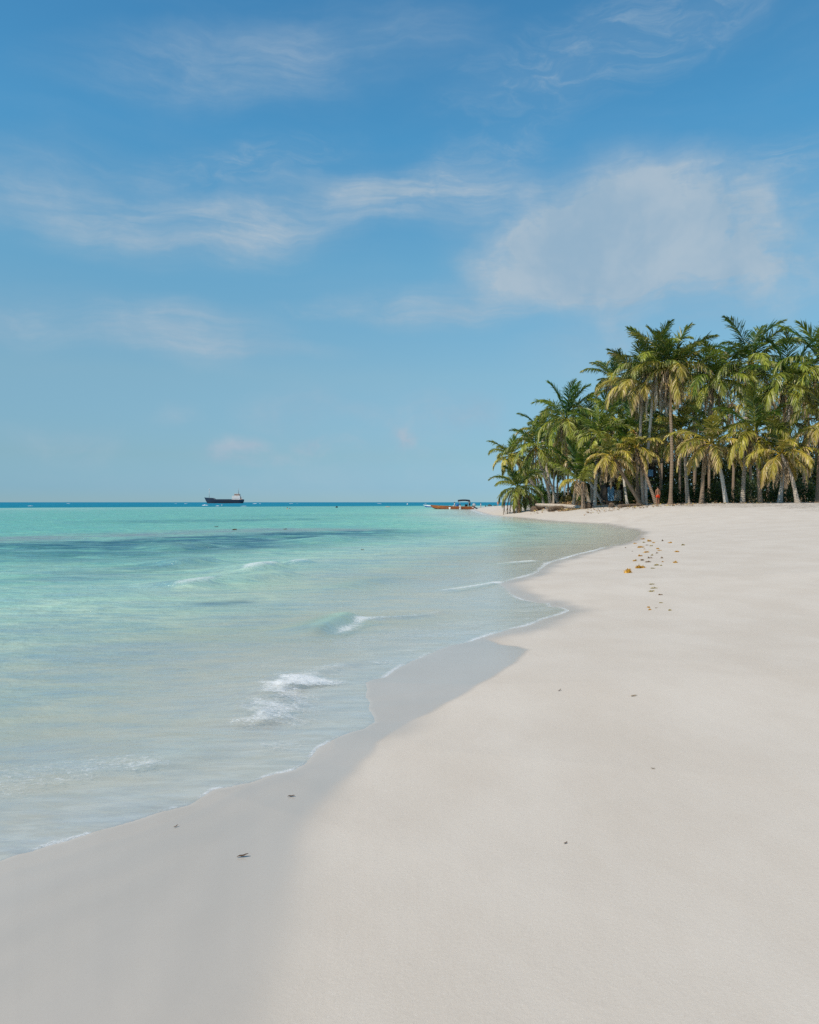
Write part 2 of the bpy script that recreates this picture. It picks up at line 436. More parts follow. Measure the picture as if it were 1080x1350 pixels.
GX, GY, GR = polar_grid()
GD = shore_d(GX, GY)
nr, na = GX.shape
IDX = np.arange(nr * na).reshape(nr, na)
A = IDX[:-1, :]; B = np.roll(IDX, -1, 1)[:-1, :]; C = np.roll(IDX, -1, 1)[1:, :]; D = IDX[1:, :]
QUADS = np.stack([A, D, C, B], -1).reshape(-1, 4)

WET_PX = [(430, 1500), (446, 1350), (460, 1165), (466, 1100), (474, 1040), (486, 1003), (508, 978), (545, 958), (585, 938), (625, 917), (660, 896), (685, 876), (708, 859),
          (690, 853), (668, 849), (650, 842), (640, 836), (560, 840), (420, 900), (420, 980), (200, 1060), (-300, 1200), (-400, 1500)]
WET = [tuple(at_z(a, b, .03)[:2]) for a, b in WET_PX]
WET = WET[:-1] + [(-6, 1.5)] + [(-8, -8), (-.3, -8), (-.25, 1.2)]

def make_beach():
    x, y, d = GX.ravel(), GY.ravel(), GD.ravel()
    z = ground_z(d, x, y)
    keep_r = 700
    wd = np.zeros(x.size)
    near = np.hypot(x, y) < 40
    xs, ys = x[near], y[near]
    dist, _, _ = seg_dist(xs, ys, WET + [WET[0]])
    sd = np.where(inside(xs, ys, WET), dist, -dist)
    sd = sd + (fbm(xs * 1.1, ys * 1.1, 31, 4) - .5) * .20
    soft = .07 + .30 * sstep(5.0, 3.2, ys); wn = np.clip(sstep(-.03, 1, sd / soft) * (.955 + .045 * np.sin(sd * 22 + 5 * fbm(xs * 1.3, ys * 1.3, 35, 3)) * sstep(.4, .6, fbm(xs * .9, ys * .9, 37, 2))), 0, 1)
    wet = np.zeros(x.size); wet[near] = wn
    r = np.hypot(x, y)
    wet = np.maximum(wet, sstep(.55, .1, d + (fbm(x / .8, y / .8, 41, 3) - .5) * .35) * .85)
    wet = np.where(d < 0, 1.0, wet)
    lit = sstep(8.5, 12, d + (fbm(x / 2, y / 2, 51, 3) - .5) * 5) * sstep(38, 50, y)
    V = np.stack([x, y, z], -1)
    q = QUADS
    c = np.hypot(x, y)[q].min(1)
    dd = d[q]
    q = q[(c < keep_r) & (dd.max(1) > -60)]
    # inner cap under the viewer
    ring = IDX[0]
    V = np.vstack([V, [[0, 0, gz(0.01, 0.01)]]])
    cap = np.stack([np.full(na, len(V) - 1), ring, np.roll(ring, -1), np.roll(ring, -1)], -1)
    und = np.append(sstep(-.04, .05, -d), 0); wet = np.append(wet, 1.); lit = np.append(lit, 0)
    # keep used vertices only
    tri = cap[:, :3]
    used = np.unique(np.concatenate([q.ravel(), tri.ravel()])); mp = np.full(len(V), -1); mp[used] = np.arange(len(used))
    me = np_mesh('beach', V[used], mp[q], {'wet': ('FLOAT', wet[used]), 'litter': ('FLOAT', lit[used]), 'under': ('FLOAT', und[used])}, M['sand'])
    o = link('beach', me); tag(o, 'pale coral sand beach curving to a palm covered point', None, None, 'structure')
    bm = bmesh.new(); bm.from_mesh(me); bm.verts.ensure_lookup_table()
    for t in mp[tri]:
        try: f = bm.faces.new([bm.verts[i] for i in (t[0], t[2], t[1])]); f.smooth = True
        except ValueError: pass
    bm.to_mesh(me); bm.free()

def ridge(x, y, pts, amp, w_back, w_front, sign=1, ends=.15):
    d, s, fr = seg_dist(x, y, pts)
    w = np.where(s * sign > 0, w_back, w_front)
    tap = sstep(0, ends, fr) * sstep(0, ends, 1 - fr)
    return amp * tap * np.exp(-(d / w) ** 2), d, s * sign, tap

def wpts(px): return [tuple(at_z(a, b)[:2]) for a, b in px]

def make_sea():
    x, y, d = GX.ravel(), GY.ravel(), GD.ravel(); r = np.hypot(x, y)
    s = -d
    # swell: rows of small waves running towards the beach
    amp = np.interp(s, [0, 2, 6, 15, 60, 200, 330, 600], [0, .006, .026, .05, .065, .07, .16, .26])
    ph = fbm(x / 14, y / 14, 61, 3) * 9
    k = lambda L, ang: (2 * math.pi / L) * (x * math.sin(R(ang)) + y * math.cos(R(ang)))
    gate = np.clip(60 / np.maximum(r, 1), .15, 1)
    sw = np.sin(k(3.1, 14) + ph) * .5 + np.sin(k(5.3, -6) + ph * .8) * .7 + (fbm(x / 1.1, y / .6, 71, 3) - .5) * 1.6
    far = (fbm(x / 16, y / 9, 81, 4) - .5) * 3.2
    f2 = sstep(80, 260, r)
    z = .006 + amp * (sw * (1 - f2) + far * f2) * np.interp(r, [0, 900, 3000], [1, 1, 0])
    foam = np.zeros(x.size); face = np.zeros(x.size)
    nr_ = r < 60
    xs, ys = x[nr_], y[nr_]; zs = np.zeros(xs.size); fo = np.zeros(xs.size); fa = np.zeros(xs.size)
    # small curling wave
    P = wpts([(395, 843), (425, 833), (448, 823), (468, 812)])
    h, dd, sd, tp = ridge(xs, ys, P, .11, .45, .14, 1, .3); zs += h; fa += tp * np.exp(-(dd / .35) ** 2)
    fo += .55 * tp * np.exp(-((dd - .22) / .10) ** 2) * (sd < 0) * sstep(-.2, .35, xs + 1.1)
    P2 = wpts([(455, 824), (480, 818), (520, 816), (560, 813), (600, 806)])
    h, dd, sd, tp = ridge(xs, ys, P2, .035, .3, .10, 1, .2); zs += h; fo += .42 * tp * np.exp(-(dd / .10) ** 2)
    # shore break
    P = wpts([(120, 1040), (170, 1018), (215, 1005), (255, 993), (290, 978), (318, 963)])
    h, dd, sd, tp = ridge(xs, ys, P, .022, .40, .16, 1, .3); zs += h; fa += .32 * tp * np.exp(-(dd / .30) ** 2)
    fo += .22 * tp * np.exp(-(dd / .06) ** 2)
    P = wpts([(318, 965), (336, 945), (352, 925), (366, 905), (380, 892)])
    h, dd, sd, tp = ridge(xs, ys, P, .035, .38, .26, 1, .12); zs += h + .03 * tp * (fbm(xs * 14, ys * 14, 91, 3) - .4) * np.exp(-(dd / .4) ** 2)
    fo += .62 * tp * np.exp(-(dd / .50) ** 2) * np.where(sd > 0, np.exp(-(dd / .20) ** 2), 1) * np.interp(fbm(xs * 5, ys * 5, 93, 3), [.3, .6], [.45, 1.1])
    P = wpts([(366, 914), (395, 898), (430, 885), (470, 876), (510, 866)])
    h, dd, sd, tp = ridge(xs, ys, P, .03, .30, .14, 1, .35); zs += h; fo += .36 * np.interp(fbm(xs * 4, ys * 4, 95, 3), [.35, .6], [.5, 1.2]) * tp * np.exp(-(np.maximum(dd, 0) / .22) ** 2)
    # spilling crests further out
    for pts, a, wb, wf, fq in [([(225, 777), (245, 773), (265, 769), (285, 765)], .12, .8, .4, .66), ([(312, 758), (330, 755), (352, 751), (378, 748)], .16, .9, .45, .70),
                               ([(280, 766), (300, 762), (320, 760), (338, 757)], .08, .5, .25, .5), ([(378, 744), (395, 742), (414, 741)], .10, .8, .4, .62), ([(210, 749), (250, 745), (290, 741)], .16, .9, .6, 0), ([(290, 770), (340, 764), (400, 758)], .13, .7, .4, 0),
                               ([(205, 726), (240, 722), (280, 724)], .2, 1.3, .8, 0), ([(395, 716), (430, 713), (470, 714)], .16, 1.2, .8, 0), ([(420, 782), (480, 770), (540, 762)], .07, .5, .3, .15),
                               ([(560, 782), (600, 778), (640, 772), (668, 766)], .035, .3, .1, .75), ([(640, 747), (680, 742), (720, 739)], .03, .3, .12, .55)]:
        P = wpts(pts)
        h, dd, sd, tp = ridge(xs, ys, P, a, wb, wf, 1, .25); zs += h
        fo += fq * tp * np.exp(-(dd / (wf * .75)) ** 2) * np.where(sd > 0, np.exp(-(dd / (wf * .5)) ** 2), 1)
        fa += .5 * tp * np.exp(-(dd / wb) ** 2)
    z[nr_] += zs; foam[nr_] += fo; face[nr_] += fa
    # foam on the running edge of the swash and streaks behind it
    rs = np.clip(r / 6, .8, 6)
    edge_n = fbm(x / (.35 * rs), y / (.35 * rs), 101, 3)
    foam += np.exp(-((s - .015 * rs) / (rs * (.014 + .03 * fbm(x / (.9 * rs), y / (.9 * rs), 107, 2)))) ** 2) * np.interp(edge_n + .35 * (fbm(x / (1.6 * rs), y / (1.6 * rs), 105, 2) - .5), [.36, .66], [.03, .80]) * np.interp(r, [0, 90, 200], [1, .9, .5])
    st = fbm(x * 1.2 + 5, y * 2.4, 111, 4)
    foam += sstep(.57, .70, st) * .40 * sstep(0, .2, s) * sstep(3.0, .8, s) * np.interp(r, [0, 60], [1, .3])
    # far side of the cove: white water over the sandy point
    px = CX + F * x / np.maximum(y, 1)
    m = sstep(70, 90, y) * sstep(230, 180, y) * sstep(2.2, .2, s)
    foam += m * (.25 + .5 * fbm(x / 2, y / 3, 121, 3))
    z = z * sstep(-.02, .12, s) - .25 * np.clip(-s, 0, .2)
    zone = np.interp(s, [0, .8, 2.5, 5, 8, 13, 28, 60, 110, 190, 222, 238, 290, 600], [0, .08, .18, .30, .40, .50, .57, .60, .68, .73, .77, .86, .92, .98])
    thr = y - .9 * np.clip(x + 80, -60, 120) + 6 * (fbm(x / 12, y / 40, 131, 3) - .5)
    zone = np.maximum(zone, np.interp(thr, [190, 228, 262, 320, 600], [0, .77, .87, .92, .98]))
    cover = np.interp(s, [0, .3, 1.0, 2.2, 4.0, 7], [.02, .06, .20, .48, .78, 1.])
    cover = np.maximum(cover, np.clip(face, 0, 1) * .6)
    # weed beds on the bottom, plus the mask for the painted slick sheen
    reef = np.zeros(x.size)
    fm = (r > 8) & (r < 420)
    xs, ys = x[fm], y[fm]; q = np.zeros(xs.size)
    dd, sd, fr = seg_dist(xs, ys, wpts([(60, 716), (150, 713), (200, 712), (260, 709), (320, 706), (380, 703.5)]))
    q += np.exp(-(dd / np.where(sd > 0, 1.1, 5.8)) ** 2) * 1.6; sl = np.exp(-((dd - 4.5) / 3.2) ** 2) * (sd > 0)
    dd, sd, fr = seg_dist(xs, ys, wpts([(380, 703), (440, 700), (500, 699)]))
    q += np.exp(-(dd / 2.0) ** 2) * .34
    dd, _, _ = seg_dist(xs, ys, wpts([(282, 796.5), (300, 795.5), (318, 794)]))
    q += np.exp(-(dd / .26) ** 2) * .75
    dd, _, _ = seg_dist(xs, ys, wpts([(130, 735), (215, 727), (300, 722)]))
    q += np.exp(-(dd / 3.2) ** 2) * .55
    dd, _, _ = seg_dist(xs, ys, wpts([(100, 760), (205, 752), (240, 746)]))
    q += np.exp(-(dd / 1.6) ** 2) * .45
    dd, _, _ = seg_dist(xs, ys, wpts([(200, 688), (320, 686), (380, 685)]))
    q += np.exp(-(dd / 5) ** 2) * .5
    dd, _, _ = seg_dist(xs, ys, wpts([(0, 667.3), (200, 667.3), (330, 667.4), (470, 667.6)]))
    q += np.exp(-(dd / 10) ** 2) * .8
    dd, _, _ = seg_dist(xs, ys, wpts([(560, 679), (470, 679.5), (400, 680)]))
    q += np.exp(-(dd / 9) ** 2) * .22
    reef[fm] = np.clip(q, 0, 1); painted_sheen = np.zeros(x.size); painted_sheen[fm] = sl
    qd = s[QUADS]
    q = QUADS[qd.max(1) > -.12]
    used = np.unique(q); mp = np.full(x.size, -1); mp[used] = np.arange(len(used))
    V = np.stack([x, y, z], -1)
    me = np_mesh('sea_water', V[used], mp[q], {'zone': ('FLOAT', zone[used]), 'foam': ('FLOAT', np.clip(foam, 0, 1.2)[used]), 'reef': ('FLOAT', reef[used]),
                 'painted_sheen': ('FLOAT', painted_sheen[used]), 'cover': ('FLOAT', cover[used]), 'face': ('FLOAT', np.clip(face, 0, 1)[used])}, M['water'])
    o = link('sea_water', me); tag(o, 'clear turquoise sea darkening to blue at the horizon', None, None, 'structure')

make_beach()
make_sea()

# ------------------------------------------------------------------ white water far out and on the shore break
def make_foam():
    b = MB(); k = 0
    rr = random.Random(3)
    for px, py, w, h in [(270.5, 666.3, 7, 1.1), (287, 667.1, 4, .5), (292.5, 666, 2, .5), (321, 667.3, 7, .3), (218, 693, 4, .3), (246, 689, 6, .3),
                         (336, 662.2, 5, .35), (343, 662.2, 2, .3), (384, 662, 4, .4), (392, 662, 2, .2), (500, 661.6, 5, .25), (232, 662.6, 3, .2), (245, 662.6, 3, .3), (561, 661.6, 3, .2), (90, 662.5, 4, .3), (40, 667, 6, .3)]:
        dep = py - 662
        Y = 1.6 * F / dep if dep > 3 else 780
        if dep <= 3: py0 = 662 + 1.6 / Y * F
        else: py0 = py
        c = at_z(px, py0); mpp = Y / F
        n = max(3, int(w / 1.2))
        for i in range(n):
            u = (i + .5) / n * 2 - 1
            hh = h * mpp * (1 - .7 * u * u) * rr.uniform(.6, 1.2)
            b.blob((c[0] + u * w * mpp / 2, c[1] + rr.uniform(-1, 1) * mpp, -.05), (w * mpp / n * 1.1, mpp * 2.2, hh + .05 + (.05 if dep <= 3 else 0)), 9, 4, .12, k, True); k += 1
    o = b.build('sea_foam', M['foam']); tag(o, 'scattered white breakers far out on the reef', None, None, 'stuff')
make_foam()

# ------------------------------------------------------------------ palms
def palm_fronds(rs, n, L, el_hi=82, el_lo=-35, leaf_n=52, tone=0., droop=1., az0=0., spread=360., width=.09):
    """one crown of live fronds, at the origin -> verts, quads, tints"""
    Vs, Qs, Ts = [], [], []; off = 0
    for i in range(n):
        f = (i + .5) / n                                  # 0 youngest .. 1 oldest
        az = R(az0 + (i * 137.5 + rs.uniform(-18, 18)) % spread)
        el0 = el_hi - 6 + (el_lo - el_hi + 16) * f ** 1.0 + rs.uniform(-12, 12)
        bend = (34 + 72 * min(1, f * 1.6) + rs.uniform(-20, 24)) * droop
        ln = L * (.78 + .30 * math.sin(math.pi * min(1, .25 + f * .7))) * rs.uniform(.88, 1.08)
        ns = 12; s = np.linspace(0, 1, ns + 1)
        el = np.radians(np.clip(el0 - bend * s ** 1.7, -84, 89))
        twist = az + R(rs.uniform(-14, 14)) * s ** 1.5
        T = np.stack([np.cos(el) * np.sin(twist), np.cos(el) * np.cos(twist), np.sin(el)], -1)
        P = np.concatenate([[[0, 0, 0]], np.cumsum((T[1:] + T[:-1]) / 2 * ln / ns, 0)], 0)
        P = P + np.array([math.sin(az), math.cos(az), 0]) * .10 + np.array([0, 0, .25 * (1 - f) - .1])
        # rachis
        Sd = np.stack([np.cos(twist), -np.sin(twist), np.zeros(ns + 1)], -1)
        Nn = np.cross(Sd, T)
        w = np.interp(s, [0, .15, 1], [.07, .038, .010])[:, None]
        ra, rb, rc = P - Sd * w, P + Sd * w, P + Nn * w * .9
        ring = np.stack([ra, rb, rc], 1).reshape(-1, 3)
        q = []
        for k in range(ns):
            for j in range(3):
                j2 = (j + 1) % 3
                q.append((k * 3 + j, k * 3 + j2, (k + 1) * 3 + j2, (k + 1) * 3 + j))
        yel = np.clip(f * 1.25 - .15 + tone * .7 + rs.normal(0, .24), 0, 1.25)
        rcol = np.array([.16, .20, .035]) * (1 - yel) + np.array([.55, .42, .05]) * yel
        rcol = np.clip(rcol, 0, .55)
        Vs.append(ring); Qs.append(np.array(q) + off); Ts.append(np.tile(rcol, (len(ring), 1))); off += len(ring)
        # leaflets
        m = leaf_n; sl = np.linspace(.13, .985, m)
        sl = np.clip(np.repeat(sl, 2) + rs.normal(0, .006, m * 2), .1, .995)
        sd = np.tile([1., -1.], m)
        Pl = np.stack([np.interp(sl, s, P[:, k]) for k in range(3)], -1)
        Tl = np.stack([np.interp(sl, s, T[:, k]) for k in range(3)], -1)
        Sl = np.stack([np.interp(sl, s, Sd[:, k]) for k in range(3)], -1) * sd[:, None]
        Nl = np.stack([np.interp(sl, s, Nn[:, k]) for k in range(3)], -1)
        prof = np.interp(sl, [.1, .2, .4, .65, .85, 1.], [.45, .80, 1., .92, .62, .35])
        ll = .285 * L * prof * rs.uniform(.82, 1.12, m * 2)
        fw = np.radians(np.interp(sl, [.1, .6, 1], [30, 46, 70]) + 12 * max(0, 1 - f * 2.6) + rs.normal(0, 6, m * 2))
        d0 = Sl * np.cos(fw)[:, None] + Tl * np.sin(fw)[:, None] + Nl * (.22 - .35 * f + rs.normal(0, .10, m * 2))[:, None]
        d0 /= np.linalg.norm(d0, axis=1)[:, None]
        g = np.clip(.16 + .50 * f + rs.normal(0, .13, m * 2), .03, .9)[:, None] * droop ** .5
        g = np.clip(g, 0, .97)
        d0 = d0 * (1 - g * .45) + np.array([0, 0, -1.]) * g * .45; d0 /= np.linalg.norm(d0, axis=1)[:, None]
        d1 = d0 * (1 - g) + np.array([0, 0, -1.]) * g; d1 /= np.linalg.norm(d1, axis=1)[:, None]
        mid = Pl + d0 * (ll * .48)[:, None]; tip = mid + d1 * (ll * .52)[:, None]
        tw = rs.normal(.35, .5, m * 2)[:, None]
        wv = Tl * np.cos(tw) + Nl * np.sin(tw)
        wv = wv - d0 * np.sum(wv * d0, 1)[:, None]; wv /= np.maximum(np.linalg.norm(wv, axis=1), 1e-6)[:, None]
        hw = width * .5
        V = np.stack([Pl - wv * hw * .55, Pl + wv * hw * .55, mid - wv * hw, mid + wv * hw, tip - wv * hw * .22, tip + wv * hw * .22], 1).reshape(-1, 3)
        b = np.arange(m * 2)[:, None] * 6
        Q = np.concatenate([b + [0, 1, 3, 2], b + [2, 3, 5, 4]], 0) + off
        lg = np.array([.028, .085, .008]); yg = np.array([.47, .44, .07]); tan = np.array([.55, .42, .25])
        yy = np.clip(yel * .75 + rs.normal(0, .14, m * 2) + .25 * (sl - .5), 0, 1)[:, None]
        col = lg * (1 - yy) + yg * yy
        dry = (rs.uniform(0, 1, m * 2) < np.clip((f - .30) * 1.1 + tone * .45, 0, .85))[:, None] * rs.uniform(.3, 1, m * 2)[:, None]
        c0 = col; c1 = col * (1 - dry * .6) + tan * dry * .6; c2 = col * (1 - dry) + tan * dry
        fade = rs.uniform(.75, 1.25); c0 = c0 * fade; c1 = c1 * fade
        tc = np.stack([c0, c0, c1, c1, c2, c2], 1).reshape(-1, 3)
        Vs.append(V); Qs.append(Q); Ts.append(tc); off += len(V)
    return np.vstack(Vs), np.vstack(Qs), np.vstack(Ts)

def dead_fronds(rs, n, L, col=(.30, .215, .13), az0=0., spread=360.):
    Vs, Qs, Ts = [], [], []; off = 0
    for i in range(n):
        az = R(az0 + rs.uniform(0, spread)); ln = L * rs.uniform(.6, 1.0)
        ns = 9; s = np.linspace(0, 1, ns + 1)
        el0 = rs.uniform(-45, 5)
        el = np.radians(np.clip(el0 - (60 + rs.uniform(0, 40)) * np.minimum(1, s * 2.2), -88, 60))
        T = np.stack([np.cos(el) * math.sin(az), np.cos(el) * math.cos(az), np.sin(el)], -1)
        P = np.concatenate([[[0, 0, 0]], np.cumsum((T[1:] + T[:-1]) / 2 * ln / ns, 0)], 0) + np.array([math.sin(az) * .12, math.cos(az) * .12, -.2])
        Sd = np.tile(np.array([math.cos(az), -math.sin(az), 0]), (ns + 1, 1)); Nn = np.cross(Sd, T)
        w = np.interp(s, [0, .2, 1], [.06, .03, .008])[:, None]
        ring = np.stack([P - Sd * w, P + Sd * w, P + Nn * w], 1).reshape(-1, 3); q = []
        for k in range(ns):
            for j in range(3): q.append((k * 3 + j, k * 3 + (j + 1) % 3, (k + 1) * 3 + (j + 1) % 3, (k + 1) * 3 + j))
        tone = np.array(col) * rs.uniform(.7, 1.9)
        Vs.append(ring); Qs.append(np.array(q) + off); Ts.append(np.tile(np.array([.34, .22, .10]) * rs.uniform(.8, 1.3), (len(ring), 1))); off += len(ring)
        m = 26; sl = np.repeat(np.linspace(.12, .99, m), 2); sd = np.tile([1., -1.], m)
        Pl = np.stack([np.interp(sl, s, P[:, k]) for k in range(3)], -1); Tl = np.stack([np.interp(sl, s, T[:, k]) for k in range(3)], -1)
        d0 = Sd[0] * sd[:, None] * rs.uniform(.1, .5, m * 2)[:, None] + Tl * .6 + np.array([0, 0, -.7]) + rs.normal(0, .18, (m * 2, 3))
        d0 /= np.linalg.norm(d0, axis=1)[:, None]
        ll = (.20 * L * np.interp(sl, [.1, .4, 1], [.6, 1, .4]) * rs.uniform(.5, 1.1, m * 2))[:, None]
        mid = Pl + d0 * ll * .5; tip = mid + (d0 * .5 + np.array([0, 0, -.6]) + rs.normal(0, .15, (m * 2, 3))) * ll * .5
        wv = np.cross(d0, rs.normal(0, 1, (m * 2, 3))); wv /= np.linalg.norm(wv, axis=1)[:, None]
        hw = .028
        V = np.stack([Pl - wv * hw * .6, Pl + wv * hw * .6, mid - wv * hw, mid + wv * hw, tip - wv * hw * .3, tip + wv * hw * .3], 1).reshape(-1, 3)
        b = np.arange(m * 2)[:, None] * 6
        Q = np.concatenate([b + [0, 1, 3, 2], b + [2, 3, 5, 4]], 0) + off
        tc = np.repeat(tone[None] * rs.uniform(.6, 1.3, m * 2)[:, None], 6, 0)
        Vs.append(V); Qs.append(Q); Ts.append(tc); off += len(V)
    return np.vstack(Vs), np.vstack(Qs), np.vstack(Ts)

def spline(pts, n):
    pts = np.array(pts, float)
    if len(pts) == 2: pts = np.array([pts[0], (pts[0] + pts[1]) / 2, pts[1]])
    P = np.vstack([2 * pts[0] - pts[1], pts, 2 * pts[-1] - pts[-2]]); out = []
    m = len(pts) - 1
    for u in np.linspace(0, m - 1e-6, n):
        i = int(u); t = u - i
        a, b, c, d = P[i], P[i + 1], P[i + 2], P[i + 3]
        out.append(.5 * ((2 * b) + (c - a) * t + (2 * a - 5 * b + 4 * c - d) * t * t + (3 * b - a - 3 * c + d) * t ** 3))
    return np.array(out)

def tube_np(P, rad, n=10):
    V = []; prev = None
    for i in range(len(P)):
        t = P[min(i + 1, len(P) - 1)] - P[max(i - 1, 0)]; t = t / np.linalg.norm(t)
        if prev is None:
            a = np.array([0, 1., 0]) if abs(t[1]) < .9 else np.array([1., 0, 0]); u = np.cross(t, a)
        else: u = prev - t * np.dot(prev, t)
        u = u / np.linalg.norm(u); prev = u; w = np.cross(t, u)
        for k in range(n): V.append(P[i] + (u * math.cos(2 * math.pi * k / n) + w * math.sin(2 * math.pi * k / n)) * rad[i])
    Q = []
    for i in range(len(P) - 1):
        for k in range(n): Q.append((i * n + k, i * n + (k + 1) % n, (i + 1) * n + (k + 1) % n, (i + 1) * n + k))
    return np.array(V), np.array(Q)

PALM_GROUP = 'coconut palms along the beach'
def palm(trunk_px, Yb, Yc, L, n, seed, label, tone=0., el_hi=82, el_lo=-35, dead=4, dead_L=None, nuts=True, tr=.15, tcol=(.40, .35, .29), leaf_n=52, droop=1., name='palm_tree', group=PALM_GROUP, dead_col=(.34, .25, .16), width=.09):
    rs = np.random.default_rng(seed)
    k = len(trunk_px); Ys = np.linspace(Yb, Yc, k)
    pts = [at_y(a, b, yy) for (a, b), yy in zip(trunk_px, Ys)]
    g = gz(pts[0][0], pts[0][1])
    pts[0][2] = g - .12
    base = pts[0].copy(); base[2] = g
    root = empty('palm_tree' if name is None else name, base, label, 'palm tree', group)
    P = spline(pts, 22) - base
    s = np.linspace(0, 1, len(P)); length = np.sum(np.linalg.norm(np.diff(P, axis=0), axis=1))
    rad = tr * np.interp(s * length, [0, .35, 1.0, length * .5 + 1, length + 1.1], [1.75, 1.35, 1.08, .95, .72]) * (1 + .04 * rs.normal(0, 1, len(P)))
    V, Q = tube_np(P, rad, 10)
    tv = np.array(tcol) * np.ones((len(V), 1))
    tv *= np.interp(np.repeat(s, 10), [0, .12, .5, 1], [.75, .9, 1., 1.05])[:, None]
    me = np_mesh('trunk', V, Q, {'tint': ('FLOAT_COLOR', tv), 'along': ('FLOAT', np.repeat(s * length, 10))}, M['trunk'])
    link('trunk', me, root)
    top = P[-1]
    cast = np.array([[1.12, 1.08, .9], [.78, .92, .8], [1.25, 1.08, 1.1], [.9, 1.02, .8], [1.05, .92, 1.05], [.70, .82, .75]])[seed % 6] * rs.uniform(.9, 1.12)
    V, Q, T = palm_fronds(rs, max(8, int(n * .80)), L, el_hi, el_lo, leaf_n, tone, droop, rs.uniform(0, 360), 360., width)
    me = np_mesh('crown', V, Q, {'tint': ('FLOAT_COLOR', np.clip(T * cast, 0, .75))}, M['leaf'], False)
    link('crown', me, root, Vector(top))
    if dead:
        V, Q, T = dead_fronds(rs, int(dead * 1.8), dead_L or L * .8, dead_col)
        me = np_mesh('dead_fronds', V, Q, {'tint': ('FLOAT_COLOR', T)}, M['leaf'], False)
        link('dead_fronds', me, root, Vector(top))
    if nuts:
        b = MB()
        for i in range(11):
            a = rs.uniform(0, 6.28)
            b.blob((math.sin(a) * rs.uniform(.12, .24), math.cos(a) * rs.uniform(.12, .24), -rs.uniform(.1, .5)), (.10, .10, .13), 7, 5, .04, i)
        b.build('coconut_cluster', M['coconut'], root, True, Vector(top))
    return root

TG, TB, TW = (.54, .47, .39), (.31, .23, .165), (.64, .60, .54)
#        trunk pixels (base -> crown)                         Yb  Yc  L  n  seed label ...
palm([(713, 667), (704, 660), (693, 652), (683, 643)], 92, 88, 3.5, 26, 101, 'low palm leaning out over the water, its brown dead fronds hanging to the sand', .30, 84, -50, 7, 4.6, True, .17, TB, 52, 1.0, dead_col=(.15, .095, .055))
palm([(718, 661), (713, 651), (703, 638), (688, 618), (673, 601)], 97, 94, 3.1, 24, 102, 'palm tip reaching farthest over the sea, just above the low leaning palm', .42, 80, -40, 5, None, True, .16, TG, 52, 1.05)
palm([(727, 662), (722, 642), (714, 616), (707, 590)], 92, 91, 3.9, 26, 103, 'palm with a pale trunk bending seaward beside the green broadleaf bush', .30, 78, -42, 4, None, True, .17, TG)
palm([(738, 662.5), (729, 646), (721, 620), (716, 585), (713, 568)], 96, 97, 3.4, 22, 104, 'dark topped palm behind the bent pale trunk, crown half hidden', .05, 82, -30, 5, None, False, .15, TG)
palm([(779, 663), (770, 640), (760, 612), (753, 580), (746, 552)], 84, 83, 4.5, 28, 105, 'tall palm with golden coconuts and a fan of dark upright fronds above its neighbours', .10, 84, -48, 5, None, True, .17, TG)
palm([(797, 662), (784, 645), (771, 625), (763, 598), (757, 572)], 86, 87, 3.6, 22, 106, 'palm on a strongly curved pale trunk crossing behind the young green palm', .38, 70, -45, 7, 4.2, True, .16, TW)
palm([(769, 662), (769, 648), (768.5, 634)], 77, 77, 4.0, 15, 107, 'young palm with broad dark green upright fronds and a short brown trunk', -.15, 88, 34, 5, 2.2, False, .16, TB, 46, .38, width=.17)
palm([(755.5, 665.5), (758, 650), (761, 632)], 82, 81, 2.7, 10, 108, 'small palm with one long bright frond reaching sideways over the fallen log', .35, 60, -20, 4, 2., False, .15, TG, 40, .9)
palm([(784, 664), (785.5, 640), (787, 610), (789, 573)], 78, 79, 3.7, 24, 109, 'palm with a straight light grey trunk standing beside the root ball', .45, 76, -45, 7, 3.2, True, .16, TW)
palm([(847, 664), (833, 645), (818, 620), (808, 602)], 74, 73, 3.1, 22, 110, 'palm on a brown trunk slanting in front of the blue hut door', .48, 74, -50, 6, 3.0, True, .165, TB)
palm([(827.5, 662), (823.5, 640), (821, 615), (820, 588)], 78, 79, 3.0, 18, 111, 'slim palm with a white banded trunk beside the blue hut door', .45, 70, -45, 5, None, False, .115, TW)
palm([(848, 663), (846, 620), (844.5, 575), (846, 535), (847, 508)], 74, 73, 4.7, 26, 112, 'large palm with long yellow fronds arching seaward and a pale upper trunk', .45, 78, -26, 6, 3.2, True, .15, (.40, .34, .28))
palm([(851, 662), (853, 610), (858, 555), (861, 520), (863, 488)], 74.2, 72.2, 4.5, 24, 113, 'tall palm with dark upright fronds above a skirt of whitish dead ones', -.02, 88, 8, 11, 5.2, True, .15, TW, dead_col=(.50, .42, .34))
palm([(806, 662), (806, 600), (807, 540), (808, 497)], 92, 92, 3.7, 22, 114, 'far palm whose small dark crown shows over the arching yellow fronds', -.1, 76, -30, 4, None, False, .15, TB)
palm([(842, 662), (840, 630), (837, 600), (835, 566)], 80, 80, 4.0, 26, 115, 'mid height palm drooping wide green arches under the largest crown', .2, 78, -45, 7, None, True, .16, TB)
palm([(866, 662.5), (855, 635), (845, 610), (839, 590)], 73, 73, 2.9, 18, 116, 'palm on a dark slender trunk slanting beside the person in red shorts', .5, 70, -55, 7, 2.8, False, .14, TB)
palm([(812, 662), (811, 620), (810, 580), (808, 549)], 90, 90, 3.8, 24, 117, 'palm with a dense yellow green crown below the small dark one', .25, 76, -40, 6, None, True, .16, TB)
palm([(781, 661), (779, 620), (777, 580), (775, 553)], 98, 98, 3.8, 22, 118, 'palm crown pressed close behind the one with golden coconuts', .25, 74, -40, 6, None, False, .15, TG)
